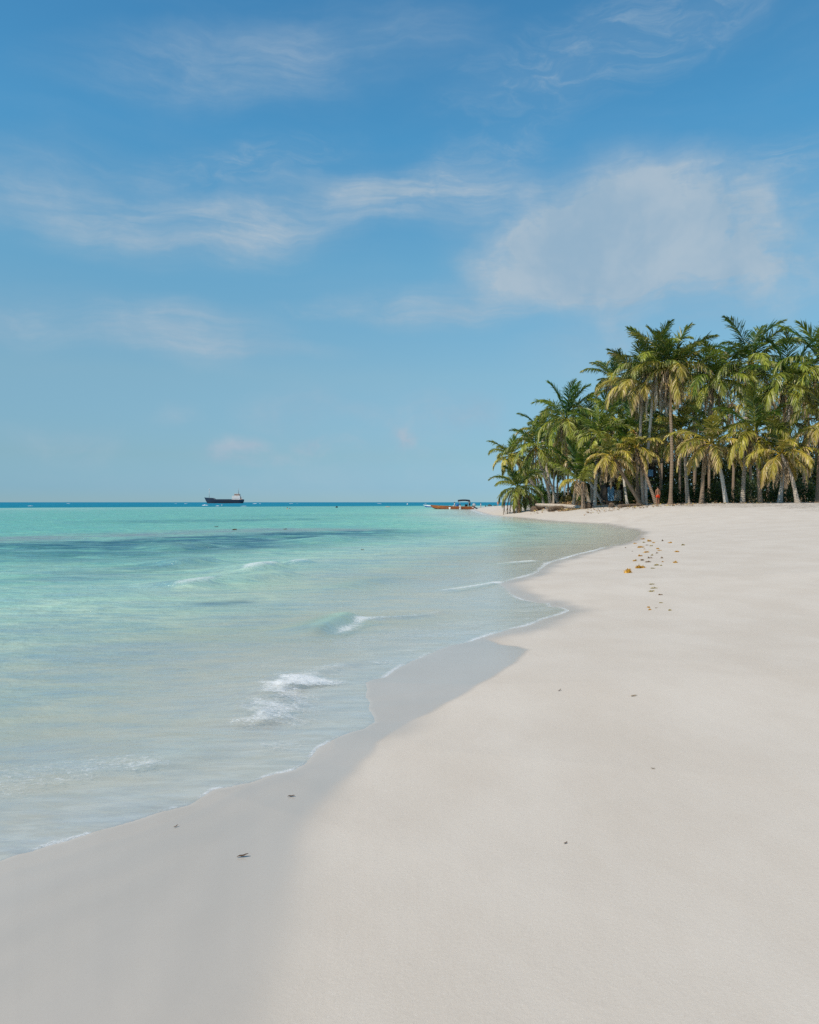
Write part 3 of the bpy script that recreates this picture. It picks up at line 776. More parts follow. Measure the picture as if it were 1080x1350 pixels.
palm([(730, 661), (730, 640), (731, 605)], 104, 104, 3.4, 20, 119, 'slender grey palm trunk in the shade behind the bush, brown skirted crown', .4, 72, -45, 8, None, False, .13, TG)
palm([(744.5, 661), (744.5, 640), (745, 612), (745, 598)], 100, 100, 3.2, 18, 120, 'thin straight pale palm in the open gap above the brown litter', .4, 72, -45, 7, None, False, .12, TW)
palm([(736.5, 661), (735, 640), (736, 612)], 106, 106, 3.0, 18, 121, 'short palm deep in the shaded gap with a brown trunk', .45, 70, -45, 8, None, False, .13, TB)
palm([(750, 661), (749, 630), (748, 600), (747, 585)], 110, 110, 3.6, 18, 122, 'palm behind the thin straight one, fronds browned', .35, 72, -45, 7, None, False, .13, TB)
palm([(693, 662), (694, 645), (696, 622)], 108, 108, 3.0, 18, 123, 'palm far behind the seaward leaning pair, mostly hidden', .35, 76, -40, 5, None, False, .13, TB)
palm([(762, 661), (765, 625), (766, 602)], 96, 96, 3.4, 20, 124, 'palm with dry tan fronds just over the young green palm', .5, 72, -50, 8, None, False, .14, TG)
palm([(797, 661), (797, 630), (796, 597)], 90, 90, 3.4, 20, 125, 'palm with heavy dry skirt behind the light grey trunk', .5, 68, -50, 10, 3.4, False, .14, TB)
palm([(832, 661.5), (831, 640), (829, 622)], 84, 84, 2.8, 16, 126, 'low palm shading the hut roof with tan fronds', .55, 62, -50, 9, 2.6, False, .14, TB)
palm([(873, 662), (871, 630), (867, 600), (865, 570)], 82, 82, 3.8, 22, 127, 'palm with dry fronds in the dark interior above the person in red shorts', .30, 72, -50, 9, 3.6, False, .15, TB)
palm([(824, 661), (826, 600), (828, 545), (829, 522)], 94, 94, 3.9, 22, 128, 'tall far palm filling the gap below the arching yellow fronds', .1, 78, -38, 6, None, False, .15, TB)
# the grove going on beyond the right of the print
palm([(884, 664), (886, 600), (884, 530), (886, 484)], 72, 71, 4.8, 28, 130, 'towering palm with dark upright fronds behind the person in red shorts', .0, 86, -42, 8, 4.2, True, .16, TB)
ext = [([(907, 664), (903, 600), (897, 572)], 74, 4.2, .3, 'palm with a drooping yellow green crown next past the towering one', 3),
       ([(925, 664), (930, 590), (940, 520), (944, 500)], 70, 4.7, .15, 'tall slightly bent palm, first of the tall crowns past the towering one', 1),
       ([(958, 665), (950, 620), (938, 585)], 68, 3.9, .42, 'short palm leaning seaward under the tall bent one', 2),
       ([(979, 664), (983, 580), (985, 500), (990, 478)], 69, 4.8, .05, 'tallest palm of the right hand grove with a dark crown', 1),
       ([(1003, 665), (1000, 620), (996, 571)], 66, 4.1, .35, 'middle height palm between two tall trunks of the right hand grove', 3),
       ([(1028, 665), (1036, 590), (1042, 520), (1040, 505)], 66, 4.6, .2, 'tall palm with a bowed trunk in the right hand grove', 1),
       ([(1052, 666), (1044, 630), (1030, 598)], 64, 3.7, .45, 'short yellow palm leaning left near the frame edge', 2),
       ([(1078, 665), (1081, 590), (1085, 500), (1086, 482)], 65, 4.8, .1, 'tall palm cut by the right frame edge', 1),
       ([(1102, 666), (1101, 610), (1096, 560)], 63, 4.2, .35, 'drooping palm half out of frame at the right edge', 2)]
for i, (pp, Y, L, tone, lab, kk) in enumerate(ext):
    palm(pp, Y, Y, L, 25, 140 + i, lab, tone, 82, -32, 7, None, kk == 1, .16, [TG, TB, TW][i % 3])
hid = 'palm deep in the shade of the grove, seen only between nearer trunks'
for i, (bx, cx, cy, Y, L) in enumerate([(870, 872, 545, 92, 3.9), (896, 893, 505, 95, 4.), (915, 913, 520, 90, 4.), (935, 930, 548, 92, 4.), (966, 965, 530, 90, 4.2), (990, 984, 505, 94, 4.),
                                        (1012, 1014, 525, 88, 4.), (1035, 1036, 548, 90, 4.), (1062, 1066, 520, 86, 4.), (1092, 1090, 520, 84, 4.), (915, 918, 508, 96, 4.2), (1058, 1062, 505, 92, 4.2),
                                        (838, 842, 545, 98, 3.8), (790, 791, 600, 104, 3.4), (722, 722, 604, 110, 3.2), (707, 708, 625, 112, 3.)]):
    palm([(bx, 662), ((bx + cx) / 2 + 2, (662 + cy) / 2), (cx, cy)], Y, Y, L, 18, 170 + i, hid, .25, 76, -28, 7, None, False, .15, TB, 24)

# ------------------------------------------------------------------ shrubs and thicket
def leaf_cloud(rs, n, size, half, col, colv=.35, lo=0.):
    """n leaf-sized faces through an uneven volume"""
    c = rs.normal(0, 1, (n, 3)); c /= np.linalg.norm(c, axis=1)[:, None]
    rad = rs.uniform(.25, 1, n) ** .5
    lump = .65 + .55 * vnoise(c[:, 0] * 2.2 + 7, c[:, 2] * 2.2 + c[:, 1] * 1.7, int(rs.integers(1, 99)))
    p = c * (rad * lump)[:, None] * np.array(half)
    p[:, 2] = np.abs(p[:, 2] + lo)
    a = rs.normal(0, 1, (n, 3)); a[:, 2] -= .4; a /= np.linalg.norm(a, axis=1)[:, None]
    b = np.cross(a, rs.normal(0, 1, (n, 3))); b /= np.linalg.norm(b, axis=1)[:, None]
    sz = size * rs.uniform(.6, 1.3, n)[:, None]
    V = np.stack([p - a * sz * .5, p + b * sz * .28, p + a * sz * .5, p - b * sz * .28], 1).reshape(-1, 3)
    Q = np.arange(n * 4).reshape(n, 4)
    tint = np.array(col) * rs.uniform(1 - colv, 1 + colv, (n, 1)) * (1 + np.array([.6, .15, 0]) * rs.uniform(-.5, .9, (n, 1)))
    return V, Q, np.repeat(tint, 4, 0)

def shrub(px, Y, half, n, size, col, seed, label, group='shrubs under the palms'):
    rs = np.random.default_rng(seed)
    x = (px - CX) / F * Y; g = gz(x, Y)
    root = empty('shrub', (x, Y, g), label, 'shrub', group)
    b = MB()
    for i in range(5):
        a = rs.uniform(0, 6.28); t = Vector((math.cos(a) * half[0] * .5, math.sin(a) * half[1] * .5, half[2] * .7))
        b.tube([(0, 0, -.1), tuple(t * .5 + Vector((0, 0, .1))), tuple(t)], [.05, .035, .012], 6)
    b.build('stem', M['bark'], root)
    V, Q, T = leaf_cloud(rs, n, size, half, col)
    link('foliage', np_mesh('foliage', V, Q, {'tint': ('FLOAT_COLOR', T)}, M['leaf'], False), root)

shrub(714, 101, (1.0, .9, 3.6), 2600, .22, (.05, .12, .015), 1, 'tall bright green broadleaf bush behind the bent pale trunk')
shrub(700, 104, (1.2, .9, 2.4), 1600, .2, (.045, .10, .018), 2, 'green bush behind the leaning trunks at the seaward end')
shrub(764, 90, (.9, .7, 1.3), 1200, .16, (.06, .13, .018), 3, 'small green plant at the foot of the young palm')
shrub(747, 100, (1.3, .8, 1.6), 1500, .2, (.10, .095, .03), 4, 'yellowing low bush above the brown litter')
shrub(795, 88, (1.1, .7, 1.9), 1700, .2, (.07, .095, .022), 5, 'olive bush between the grey trunk and the hut')
shrub(834, 82, (.9, .6, 1.6), 1500, .17, (.10, .14, .022), 6, 'yellow green bush between the banded and the slanting trunks')
shrub(861, 84, (.9, .7, 2.4), 1700, .17, (.055, .11, .018), 7, 'leafy bush beside the pale blue house')
shrub(884, 80, (1.4, .8, 2.2), 1800, .2, (.045, .085, .018), 8, 'dark bush directly behind the person in red shorts')
shrub(727, 112, (2.0, .9, 2.8), 2000, .24, (.05, .09, .018), 9, 'broad bush in the shade behind the grey trunks')
for i, (px, Y) in enumerate([(915, 80), (950, 78), (985, 80), (1022, 76), (1062, 76), (1095, 72)]):
    shrub(px, Y, (1.8, .9, 2.0 + .4 * (i % 3)), 1700, .2, (.05 + .02 * (i % 2), .09, .02), 20 + i,
          ['dark bush past the towering palm', 'olive bush under the short leaning palm', 'dark bush at the foot of the tallest palm', 'bush between two tall trunks near the frame edge', 'olive bush behind the short yellow palm', 'bush cut by the right frame edge'][i])

def thicket():
    rs = np.random.default_rng(55); VV, QQ, TT = [], [], []; off = 0
    for i in range(46):
        px = 706 + i * 9.4 + rs.uniform(-4, 4); Y = rs.uniform(104, 124) if px < 860 else rs.uniform(96, 116)
        x = (px - CX) / F * Y
        top = np.interp(px, [700, 740, 800, 860, 1000], [1.2, 1.5, 5.5, 10., 11.])
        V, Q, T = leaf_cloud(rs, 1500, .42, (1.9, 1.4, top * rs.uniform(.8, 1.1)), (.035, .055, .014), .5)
        V = V + np.array([x, Y, 1.4])
        VV.append(V); QQ.append(Q + off); TT.append(T); off += len(V)
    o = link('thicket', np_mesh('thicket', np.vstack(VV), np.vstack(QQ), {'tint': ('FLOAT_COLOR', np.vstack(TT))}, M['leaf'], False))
    tag(o, 'dark tangled undergrowth filling the inside of the grove', None, None, 'stuff')
thicket()

def litter():
    """fallen dry fronds and husks at the edge of the grove"""
    rs = np.random.default_rng(77); VV, QQ, TT = [], [], []; off = 0
    n = 3000
    for i in range(n):
        u = rs.uniform()
        if u < .40: px, Y = rs.normal(756, 9), rs.uniform(85, 97); hgt = .5
        elif u < .55: px, Y = rs.normal(752, 8), rs.uniform(77, 80.5); hgt = .03
        elif u < .84: px, Y = rs.uniform(700, 1090), rs.uniform(78, 92); hgt = .45
        else: px, Y = rs.uniform(770, 1090), rs.uniform(64, 75); hgt = .02
        x = (px - CX) / F * Y; z = gz(x, Y) + rs.uniform(0, hgt) + .02
        a = rs.uniform(0, 6.28); ln = rs.uniform(.15, .7) * (1 if hgt > .1 else .6); w = rs.uniform(.02, .07)
        d = np.array([math.cos(a), math.sin(a), rs.uniform(-.1, .35 if hgt > .1 else .12)]); s = np.array([-math.sin(a), math.cos(a), rs.uniform(-.4, .4)])
        p = np.array([x, Y, z]); up = np.array([0, 0, .03 + rs.uniform(0, .05)])
        V = np.array([p - d * ln / 2 - s * w, p - d * ln / 2 + s * w, p + up - s * w, p + up + s * w, p + d * ln / 2 - s * w * .3, p + d * ln / 2 + s * w * .3])
        c = np.array([.30, .19, .10]) * rs.uniform(.5, 1.5) if rs.uniform() < .8 else np.array([.36, .28, .07])
        VV.append(V); QQ.append(np.array([[0, 1, 3, 2], [2, 3, 5, 4]]) + off); TT.append(np.tile(c, (6, 1))); off += 6
    o = link('palm_litter', np_mesh('palm_litter', np.vstack(VV), np.vstack(QQ), {'tint': ('FLOAT_COLOR', np.vstack(TT))}, M['weed'], False))
    tag(o, 'brown fallen fronds and husks along the edge of the grove', None, None, 'stuff')
litter()

# ------------------------------------------------------------------ logs, root balls
def log(px0, py0, px1, py1, Y0, Y1, r0, r1, mat, label, root_r=0., lift=.0):
    a = np.array([(px0 - CX) / F * Y0, Y0, 0]); b = np.array([(px1 - CX) / F * Y1, Y1, 0])
    a[2] = gz(a[0], a[1]) + r0 * .7 + lift; b[2] = gz(b[0], b[1]) + r1 * .7
    if mat == 'pale_log': a, b = at_y(px0, py0, Y0), at_y(px1, py1, Y1)
    root = empty('fallen_log', (a[0], a[1], a[2] - r0), label, 'log', 'fallen palm logs')
    o = np.array(root.location)
    mid = a * .55 + b * .45 + np.array([0, .2, .03])
    if mat == 'pale_log': b[2] = b[2] * .6 + .4 * (gz(b[0], b[1]) + r1); mid[2] = max(gz(mid[0], mid[1]) + r0 * .6, mid[2] - .12)
    P = spline([a - o, mid - o, b - o], 14)
    m = MB(); m.tube([tuple(p) for p in P], [r0 + (r1 - r0) * i / 13 + .012 * math.sin(i * 2.3) for i in range(14)], 12)
    m.build('log_stem', M[mat], root)
    if root_r:
        q = MB(); rr = random.Random(int(px0))
        q.blob(tuple(P[0]), (root_r, root_r * .8, root_r * .8), 16, 10, .16, int(px0))
        for i in range(26):
            v = Vector((rr.uniform(-1, .4), rr.uniform(-1, 1), rr.uniform(-.6, 1))).normalized()
            s0 = Vector(P[0]) + v * root_r * .75
            q.tube([tuple(s0), tuple(s0 + v * root_r * .3 + Vector((0, 0, -.03))), tuple(s0 + v * root_r * .5 + Vector((0, 0, -.10)))], [.03, .02, .006], 5)
        q.build('root_mat', M['root'], root)
    return root
log(767, 669.5, 707, 661.5, 78.5, 86, .24, .17, 'pale_log', 'long pale fallen palm log lying along the sand, biggest log', 0)
log(773, 669, 781, 668, 77.6, 79, .38, .30, 'root', 'fibrous brown root ball beside the light grey trunk', .52)
log(726, 671, 742, 670.5, 80, 81, .30, .26, 'root', 'short brown log with a round end below the long pale log', .30)
log(704, 666, 716, 665, 86, 88, .34, .28, 'root', 'dark root stump at the foot of the low leaning palm', .42)
log(806, 668, 810, 664, 72.5, 75, .22, .14, 'log', 'broken stump standing on the sand in front of the hut', .24, .12)
log(816, 669, 846, 666, 71, 72.5, .17, .12, 'root', 'dark half buried log at the base of the slanting brown trunk', 0)

# ------------------------------------------------------------------ huts
def hut_front(px0, px1, Y):
    return (px0 - CX) / F * Y, (px1 - CX) / F * Y

def build_hut():
    Y = 84; x0, x1 = hut_front(800, 823, Y); w = x1 - x0
    g = gz((x0 + x1) / 2, Y)
    root = empty('beach_hut', ((x0 + x1) / 2, Y, g), 'dark wooden hut with a blue door and thatched eave under the palms', 'hut')
    b = MB(); b.box((0, 1.4, .30), (w + .3, 3.4, .14)); b.box((0, -.36, .12), (w + .25, .1, .34)); b.build('deck', M['hut_dark'], root, False)
    for sx in (-1, 1):
        b = MB(); b.box((sx * (w / 2 + .02), -.2, 1.1), (.10, .10, 1.5)); b.build('corner_post', M['hut_dark'], root, False)
    b = MB()
    b.box((-w / 2 + .09, .30, 1.17), (.18, .10, 1.60)); b.box((.62 * w - w / 2 + .45, .30, 1.17), (w * .24, .10, 1.60)); b.box((0, .30, 2.08), (w, .10, .22)); b.box((0, 1.7, 1.27), (w, 2.7, 1.80))
    b.build('wall', M['hut_dark'], root, False)
    dx = -w / 2 + .18 + .36
    b = MB(); b.box((dx, .27, 1.16), (.70, .06, 1.56))
    for k in range(5): b.box((dx - .28 + k * .14, .235, 1.16), (.125, .014, 1.54))
    d = b.build('door', M['hut_blue'], root, False)
    b = MB(); b.box((.27 + dx, .21, 1.12), (.04, .04, .12)); b.build('handle', M['metal_pole'], d, False)
    b = MB(); b.box((dx + .76, .27, 1.0), (.74, .06, 1.22)); b.box((dx + .76, .23, 1.45), (.70, .04, .12)); b.box((dx + .70, .23, .75), (.55, .05, .30))
    b.build('board_panel', M['hut_pale'], root, False)
    b = MB(); rr = random.Random(5)
    for i in range(260):
        x = rr.uniform(-w / 2 - .5, w / 2 + .5); yy = rr.uniform(-.35, 1.5); z = 2.62 + (yy + .35) * .5 + rr.uniform(-.06, .06)
        b.box((x, yy, z), (.10, .85, .025), rr.uniform(-.15, .15), 1, R(26))
    b.box((0, .75, 3.02), (w + .9, 2.3, .05), 0, 1, R(26))
    b.build('roof', M['thatch'], root, False)

def build_house():
    Y = 86; x0, x1 = hut_front(846.5, 866, Y); w = x1 - x0; cx = (x0 + x1) / 2; g = gz(cx, Y)
    root = empty('beach_house', (cx, Y, g), 'pale blue boarded house with a white corner post, behind crossing trunks', 'house')
    b = MB(); b.box((.1, 1.5, 1.35), (w - .35, 2.8, 2.4)); b.box((.1, 1.5, 3.9), (w - .35, 2.8, 1.9)); b.build('wall', M['hut_dark'], root, False)
    b = MB()
    for k in range(5): b.box((-w / 2 + .62 + k * .135, .06, 1.15), (.125, .05, 1.75))
    d = b.build('door', M['hut_blue'], root, False)
    b = MB(); b.box((-w / 2 + 1.18, .02, 1.1), (.04, .05, .12)); b.build('handle', M['metal_pole'], d, False)
    b = MB()
    for k in range(6): b.box((-w / 2 + .30 + k * .18, .06, 3.45), (.16, .05, .75))
    b.build('shutter', M['hut_blue'], root, False)
    b = MB(); b.box((-w / 2 + .28, -.06, 1.9), (.24, .14, 3.9)); b.build('corner_post', M['hut_white'], root, False)
    b = MB(); b.box((0, .9, 4.95), (w + .8, 4.6, .12), 0, 1, R(10)); b.build('roof', M['thatch'], root, False)
    b = MB(); b.box((0, 1.2, .10), (w, 3.2, .25)); b.build('deck', M['hut_dark'], root, False)
build_hut(); build_house()
b = MB(); x = (774.5 - CX) / F * 88
for i in range(7): b.blob((i * .16 - .5, random.uniform(-.1, .1), .18), (.22, .3, .2 + .06 * math.sin(i * 2.)), 9, 5, .12, i, True)
o = b.build('tarpaulin', M['tarp'], None, True, (x, 88, gz(x, 88) - .05)); tag(o, 'crumpled blue tarpaulin in the dark gap left of the light grey trunk', 'tarp')

# ------------------------------------------------------------------ people
def skin_mesh(name, verts, edges, mat, parent, root=0, sub=1, loc=None):
    me = bpy.data.meshes.new(name + '_skeleton'); bm = bmesh.new(); ly = bm.verts.layers.skin.verify()
    vs = []
    for i, (p, r) in enumerate(verts):
        v = bm.verts.new(p); r = r if isinstance(r, tuple) else (r, r); v[ly].radius = r; v[ly].use_root = (i == root); vs.append(v)
    for a, c in edges: bm.edges.new((vs[a], vs[c]))
    bm.to_mesh(me); bm.free()
    tmp = bpy.data.objects.new('tmp', me); COL.objects.link(tmp)
    sk = tmp.modifiers.new('s', 'SKIN'); sk.use_smooth_shade = True
    sb = tmp.modifiers.new('b', 'SUBSURF'); sb.levels = sub; sb.render_levels = sub
    dg = bpy.context.evaluated_depsgraph_get(); dg.update()
    ev = bpy.data.meshes.new_from_object(tmp.evaluated_get(dg)); ev.name = name
    bpy.data.objects.remove(tmp); bpy.data.meshes.remove(me)
    ev.materials.clear(); ev.materials.append(mat); ev.polygons.foreach_set('use_smooth', [True] * len(ev.polygons))
    return link(name, ev, parent, loc)

def person(loc, rz, label, skin, bottoms=None, top=None, pose='stand', fingers=True, h=1.0, dress=None, group=None, hair_long=False):
    root = empty('person', loc, label, 'person', group, rz)
    V = []; E = []
    def add(p, r, par=None):
        V.append((tuple(np.array(p) * h), tuple(np.array(r) * h) if isinstance(r, tuple) else r * h))
        if par is not None: E.append((par, len(V) - 1))
        return len(V) - 1
    sit = pose == 'sit'
    pz = .93
    pel = add((0, 0, pz), (.15, .105)); wa = add((0, .005, 1.10), (.125, .09), pel); ch = add((0, -.01, 1.30), (.165, .11), wa); nb = add((0, 0, 1.45), (.075, .065), ch)
    ne = add((0, .01, 1.52), .055, nb); hd = add((0, .02, 1.60), (.072, .085), ne); ht = add((0, .015, 1.70), (.068, .08), hd)
    joints = {}
    for s in (-1, 1):
        sh = add((s * .17, 0, 1.41), .062, ch)
        if pose == 'carry': el = add((s * .25, .02, 1.15), .045, sh); wr = add((s * .12, .22, 1.10), .032, el); hand = (s * .07, .28, 1.11)
        else:
            el = add((s * .235, -.02, 1.13), .045, sh); wr = add((s * .25, .05, .89), .031, el); hand = (s * .25, .07, .81)
        pa = add(hand, (.036, .022), wr)
        if fingers:
            hv = np.array(hand); wv = np.array(V[wr][0]) / h; dv = hv - wv; dv = dv / np.linalg.norm(dv)
            for q, (o, l) in enumerate([(-.030, .060), (-.010, .078), (.010, .074), (.030, .056)]):
                f1 = add(hv + np.array([0, o, 0]) + dv * .035, .010, pa); add(hv + np.array([-s * .012, o, 0]) + dv * (.035 + l), .007, f1)
            t1 = add(hv + np.array([-s * .03, .025, .02]), .011, pa); add(hv + np.array([-s * .04, .045, -.015]), .008, t1)
        hp = add((s * .095, 0, .88), .10, pel)
        if sit: kn = add((s * .11, .42, .86), .062, hp); an = add((s * .11, .46, .45), .042, kn); to = add((s * .12, .60, .41), .03, an)
        else:
            kn = add((s * .11, .03 + .03 * s, .50), .062, hp); an = add((s * .11, -.03 + .02 * s, .085), .042, kn); to = add((s * .13, .13 + .02 * s, .035), .032, an)
    body = skin_mesh('body', V, E, M[skin], root)
    b = MB(); b.blob((0, -.0 * h, 1.665 * h), (.088 * h, .105 * h, .095 * h), 14, 9, .02, 1)
    if hair_long: b.blob((0, -.06 * h, 1.55 * h), (.075 * h, .05 * h, .14 * h), 10, 6, .03, 2)
    b.build('hair', M['hair_dark'], root)
    for s in (-1, 1):
        b = MB(); b.blob((s * .085 * h, .02 * h, 1.61 * h), (.012, .02, .032), 8, 5); b.build('ear', M[skin], root)
        b = MB(); b.blob((s * .032 * h, .098 * h, 1.63 * h), (.012, .008, .008), 8, 5); b.build('eye', M['hair_dark'], root)
    b = MB(); b.blob((0, .112 * h, 1.60 * h), (.016, .022, .026), 8, 5); b.build('nose', M[skin], root)
    b = MB(); b.blob((0, .096 * h, 1.56 * h), (.024, .008, .006), 8, 5); b.build('mouth', M['red_cloth'], root)
    if bottoms:
        v = [((0, 0, 1.02 * h), (.165, .125)), ((0, 0, .92 * h), (.175, .135))]; e = [(0, 1)]
        for s in (-1, 1):
            i = len(v)
            if sit: v += [((s * .1, .10, .88 * h), .125), ((s * .12, .36, .87 * h), .095)]
            else: v += [((s * .1, 0, .84 * h), .128), ((s * .125, .02, .60 * h), .115)]
            e += [(1, i), (i, i + 1)]
        skin_mesh('shorts', v, e, M[bottoms], root, 1)
    if top or dress:
        v = [((0, 0, .98 * h), (.165, .125)), ((0, 0, 1.12 * h), (.15, .115)), ((0, -.01, 1.30 * h), (.19, .135)), ((0, 0, 1.44 * h), (.10, .085))]; e = [(0, 1), (1, 2), (2, 3)]
        for s in (-1, 1):
            i = len(v); v += [((s * .175, 0, 1.41 * h), .085), ((s * .22, -.01, 1.24 * h), .07)]; e += [(2, i), (i, i + 1)]
        if dress:
            v[0] = ((0, 0, .95 * h), (.17, .14)); v.append(((0, 0, .62 * h), (.19, .17))); e.append((0, len(v) - 1))
        skin_mesh('dress' if dress else 'shirt', v, e, M[top or dress], root, 1)
    return root

x = (867.5 - CX) / F * 72; person((x, 72, gz(x, 72)), R(12), 'shirtless person in bright red shorts walking away under the palms', 'skin_tan', 'red_cloth')
x = (634 - CX) / F * 205; person((x, 205, -.28), R(80), 'person in a white dress wading off the tip of the point', 'skin_pale', None, None, 'stand', False, 1., 'white_cloth', hair_long=True)
p = hit(656.5, 667.5); person((p[0], p[1], p[2]), R(160), 'person in coral clothes standing on the point behind the drooping fronds', 'skin_pale', None, None, 'stand', False, 1., 'pink_cloth')

# ------------------------------------------------------------------ orange boat, built bow at -x
def hull_rings(Lh, beam, depth, sheer, n=22, inset=0.):
    out = []
    for i in range(n + 1):
        u = i / n                                      # 0 bow .. 1 stern
        x = (u - .5) * Lh
        hb = beam / 2 * (1 - (1 - min(1, u / .55)) ** 2.2) * (1 - .12 * max(0, u - .6) / .4) + .02 - inset
        hb = max(hb, .015)
        top = depth + sheer * (1 - u) ** 2.4 - inset * 0
        keel = -.18 + .50 * max(0, 1 - u / .22) ** 2 + inset
        xo = -.55 * (1 - min(1, u / .18)) ** 1.0
        ring = []
        for (fy, fz) in [(-1, 1), (-.96, .6), (-.84, .28), (-.5, .08), (0, 0), (.5, .08), (.84, .28), (.96, .6), (1, 1)]:
            z = keel + (top - keel) * fz
            ring.append((x + xo * fz, hb * fy, z))
        out.append(ring)
    return out

def panga(loc, rz):
    root = empty('motor_boat', loc, 'orange open motor boat with a dark canopy moored off the point', 'boat', None, rz)
    Lh = 9.3
    ro = hull_rings(Lh, 2.0, .62, .34); ri = hull_rings(Lh, 2.0, .62, .34, inset=.06)
    b = MB()
    up = [[r[0], r[1], r[2]] for r in ro]; upr = [[r[6], r[7], r[8]] for r in ro]
    b.loft(up, False, False); b.loft(upr, False, False)
    b.add(ro[-1] , [(0, 1, 2, 3, 4, 5, 6, 7, 8)])
    b.loft([r[::-1] for r in ri], False, False); b.build('hull', M['orange_hull'], root)
    b = MB(); b.loft([r[2:7] for r in ro], False, False); b.build('bottom', M['green_hull'], root)
    b = MB()
    for side in (0, 8): b.tube([tuple(Vector(r[side]) + Vector((0, 0, .02))) for r in ro], .045, 6)
    b.build('gunwale', M['boat_wood'], root)
    b = MB(); b.loft([[(r[0][0], r[0][1] * .9, r[0][2] - .03), (r[8][0], r[8][1] * .9, r[8][2] - .03)] for r in ro[:6]], False, False); b.build('foredeck', M['boat_wood'], root)
    for xx in (-1.6, .2, 1.9, 3.4):
        b = MB(); b.box((xx, 0, .42), (.30, 1.75, .06)); b.box((xx, 0, .2), (.06, 1.6, .4)); b.build('bench', M['boat_wood'], root, False)
    b = MB()
    for i in range(9): b.blob((-1.9 + i * .28, .1 * math.sin(i * 1.7), .62), (.30, .55, .16 + .05 * math.sin(i * 2.1)), 9, 5, .12, i)
    b.build('cargo_cover', M['white_cloth'], root)
    # canopy
    cx0, cx1 = 1.15, 3.75
    rings = []
    for i in range(9):
        u = i / 8; x = cx0 + (cx1 - cx0) * u; sag = .10 * math.sin(math.pi * u)
        rings.append([(x, -.95, 1.98 + sag), (x, -.6, 2.10 + sag), (x, 0, 2.15 + sag), (x, .6, 2.10 + sag), (x, .95, 1.98 + sag), (x, .95, 1.76 + sag), (x, 0, 2.00 + sag), (x, -.95, 1.76 + sag)])
    b = MB(); b.loft(rings, True); b.build('canopy', M['navy_cloth'], root)
    for s in (-1, 1):
        for x0, x1 in ((cx0 + .15, cx0 + .55), (cx1 - .1, cx1 - .45)):
            b = MB(); b.tube([(x1, s * .9, .6), (x0, s * .9, 1.95)], .045, 6); b.build('canopy_post', M['metal_pole'], root)
    # outboards
    for s in (-.38, .38):
        b = MB(); b.tube([(4.75, s, .55), (5.55, s, .05), (5.95, s, -.12)], [.14, .10, .07], 8); b.box((5.9, s, -.12), (.40, .22, .05)); m = b.build('outboard_motor', M['black_plastic'], root)
        b = MB(); b.blob((4.75, s, .95), (.36, .24, .40), 12, 8, .02, 1); b.build('cowling', M['grey_plastic'], m)
    b = MB(); b.box((2.95, 0, .75), (.5, .7, .75)); b.build('console', M['black_plastic'], root, False)
    b = MB(); b.box((4.35, -.985, .38), (.36, .03, .12)); b.build('number_patch', M['white_cloth'], root, False)
    b = MB(); b.box((-3.3, -.80, .66), (.5, .03, .14), R(-12)); b.build('bow_patch', M['coconut'], root, False)
    return root
BY = 172.; bx = (597.5 - CX) / F * BY
panga((bx, BY, -.02), R(2))
# things in and beside the boat
def in_boat(x, y, z): return (bx + x, BY + y, z)
b = MB(); b.tube([(0, 0, 0), (0, 0, .06), (0, 0, .45), (0, 0, .62), (0, 0, .66)], [.27, .29, .31, .29, .22], 14); o = b.build('plastic_barrel', M['blue_plastic'], None, True, in_boat(.95, -.1, .55)); tag(o, 'blue plastic barrel in the orange boat just ahead of its canopy', 'barrel')
person(in_boat(3.75, .1, .30), R(-60), 'person in a dark shirt standing at the stern of the orange boat', 'skin_tan', 'navy_shirt', 'navy_shirt', 'stand', False)
person(in_boat(.35, .3, -.10), R(90), 'person in a white shirt sitting amidships in the orange boat', 'skin_tan', 'tan_cloth', 'white_cloth', 'sit', False)
person(in_boat(1.5, -1.45, -.72), R(20), 'taller wader in white beside the middle of the orange boat', 'skin_pale', 'white_cloth', 'white_cloth', 'stand', False, 1.05)
person(in_boat(-.85, -1.5, -.95), R(-30), 'shorter wader in white beside the forward half of the orange boat', 'skin_pale', 'white_cloth', 'white_cloth', 'stand', False, .95)

# ------------------------------------------------------------------ small blue boat behind
def skiff():
    Y = 235.; x = (570 - CX) / F * Y
    root = empty('rowing_boat', (x, Y, -.02), 'small blue and white boat showing behind the bow of the orange one', 'boat')
    ro = hull_rings(4.6, 1.5, .62, .22, 14); ri = hull_rings(4.6, 1.5, .62, .22, 14, inset=.05)
    b = MB(); b.loft([r[0:2] for r in ro], False, False); b.loft([r[7:9] for r in ro], False, False); b.loft([r[::-1] for r in ri], False, False); b.build('gunwale_band', M['white_cloth'], root)
    b = MB(); b.loft([r[1:8] for r in ro], False, False); b.add(ro[-1], [(0, 1, 2, 3, 4, 5, 6, 7, 8)]); b.build('hull', M['blue_plastic'], root)
    b = MB(); b.box((.4, 0, .42), (.25, 1.25, .05)); b.build('bench', M['boat_wood'], root, False)
skiff()

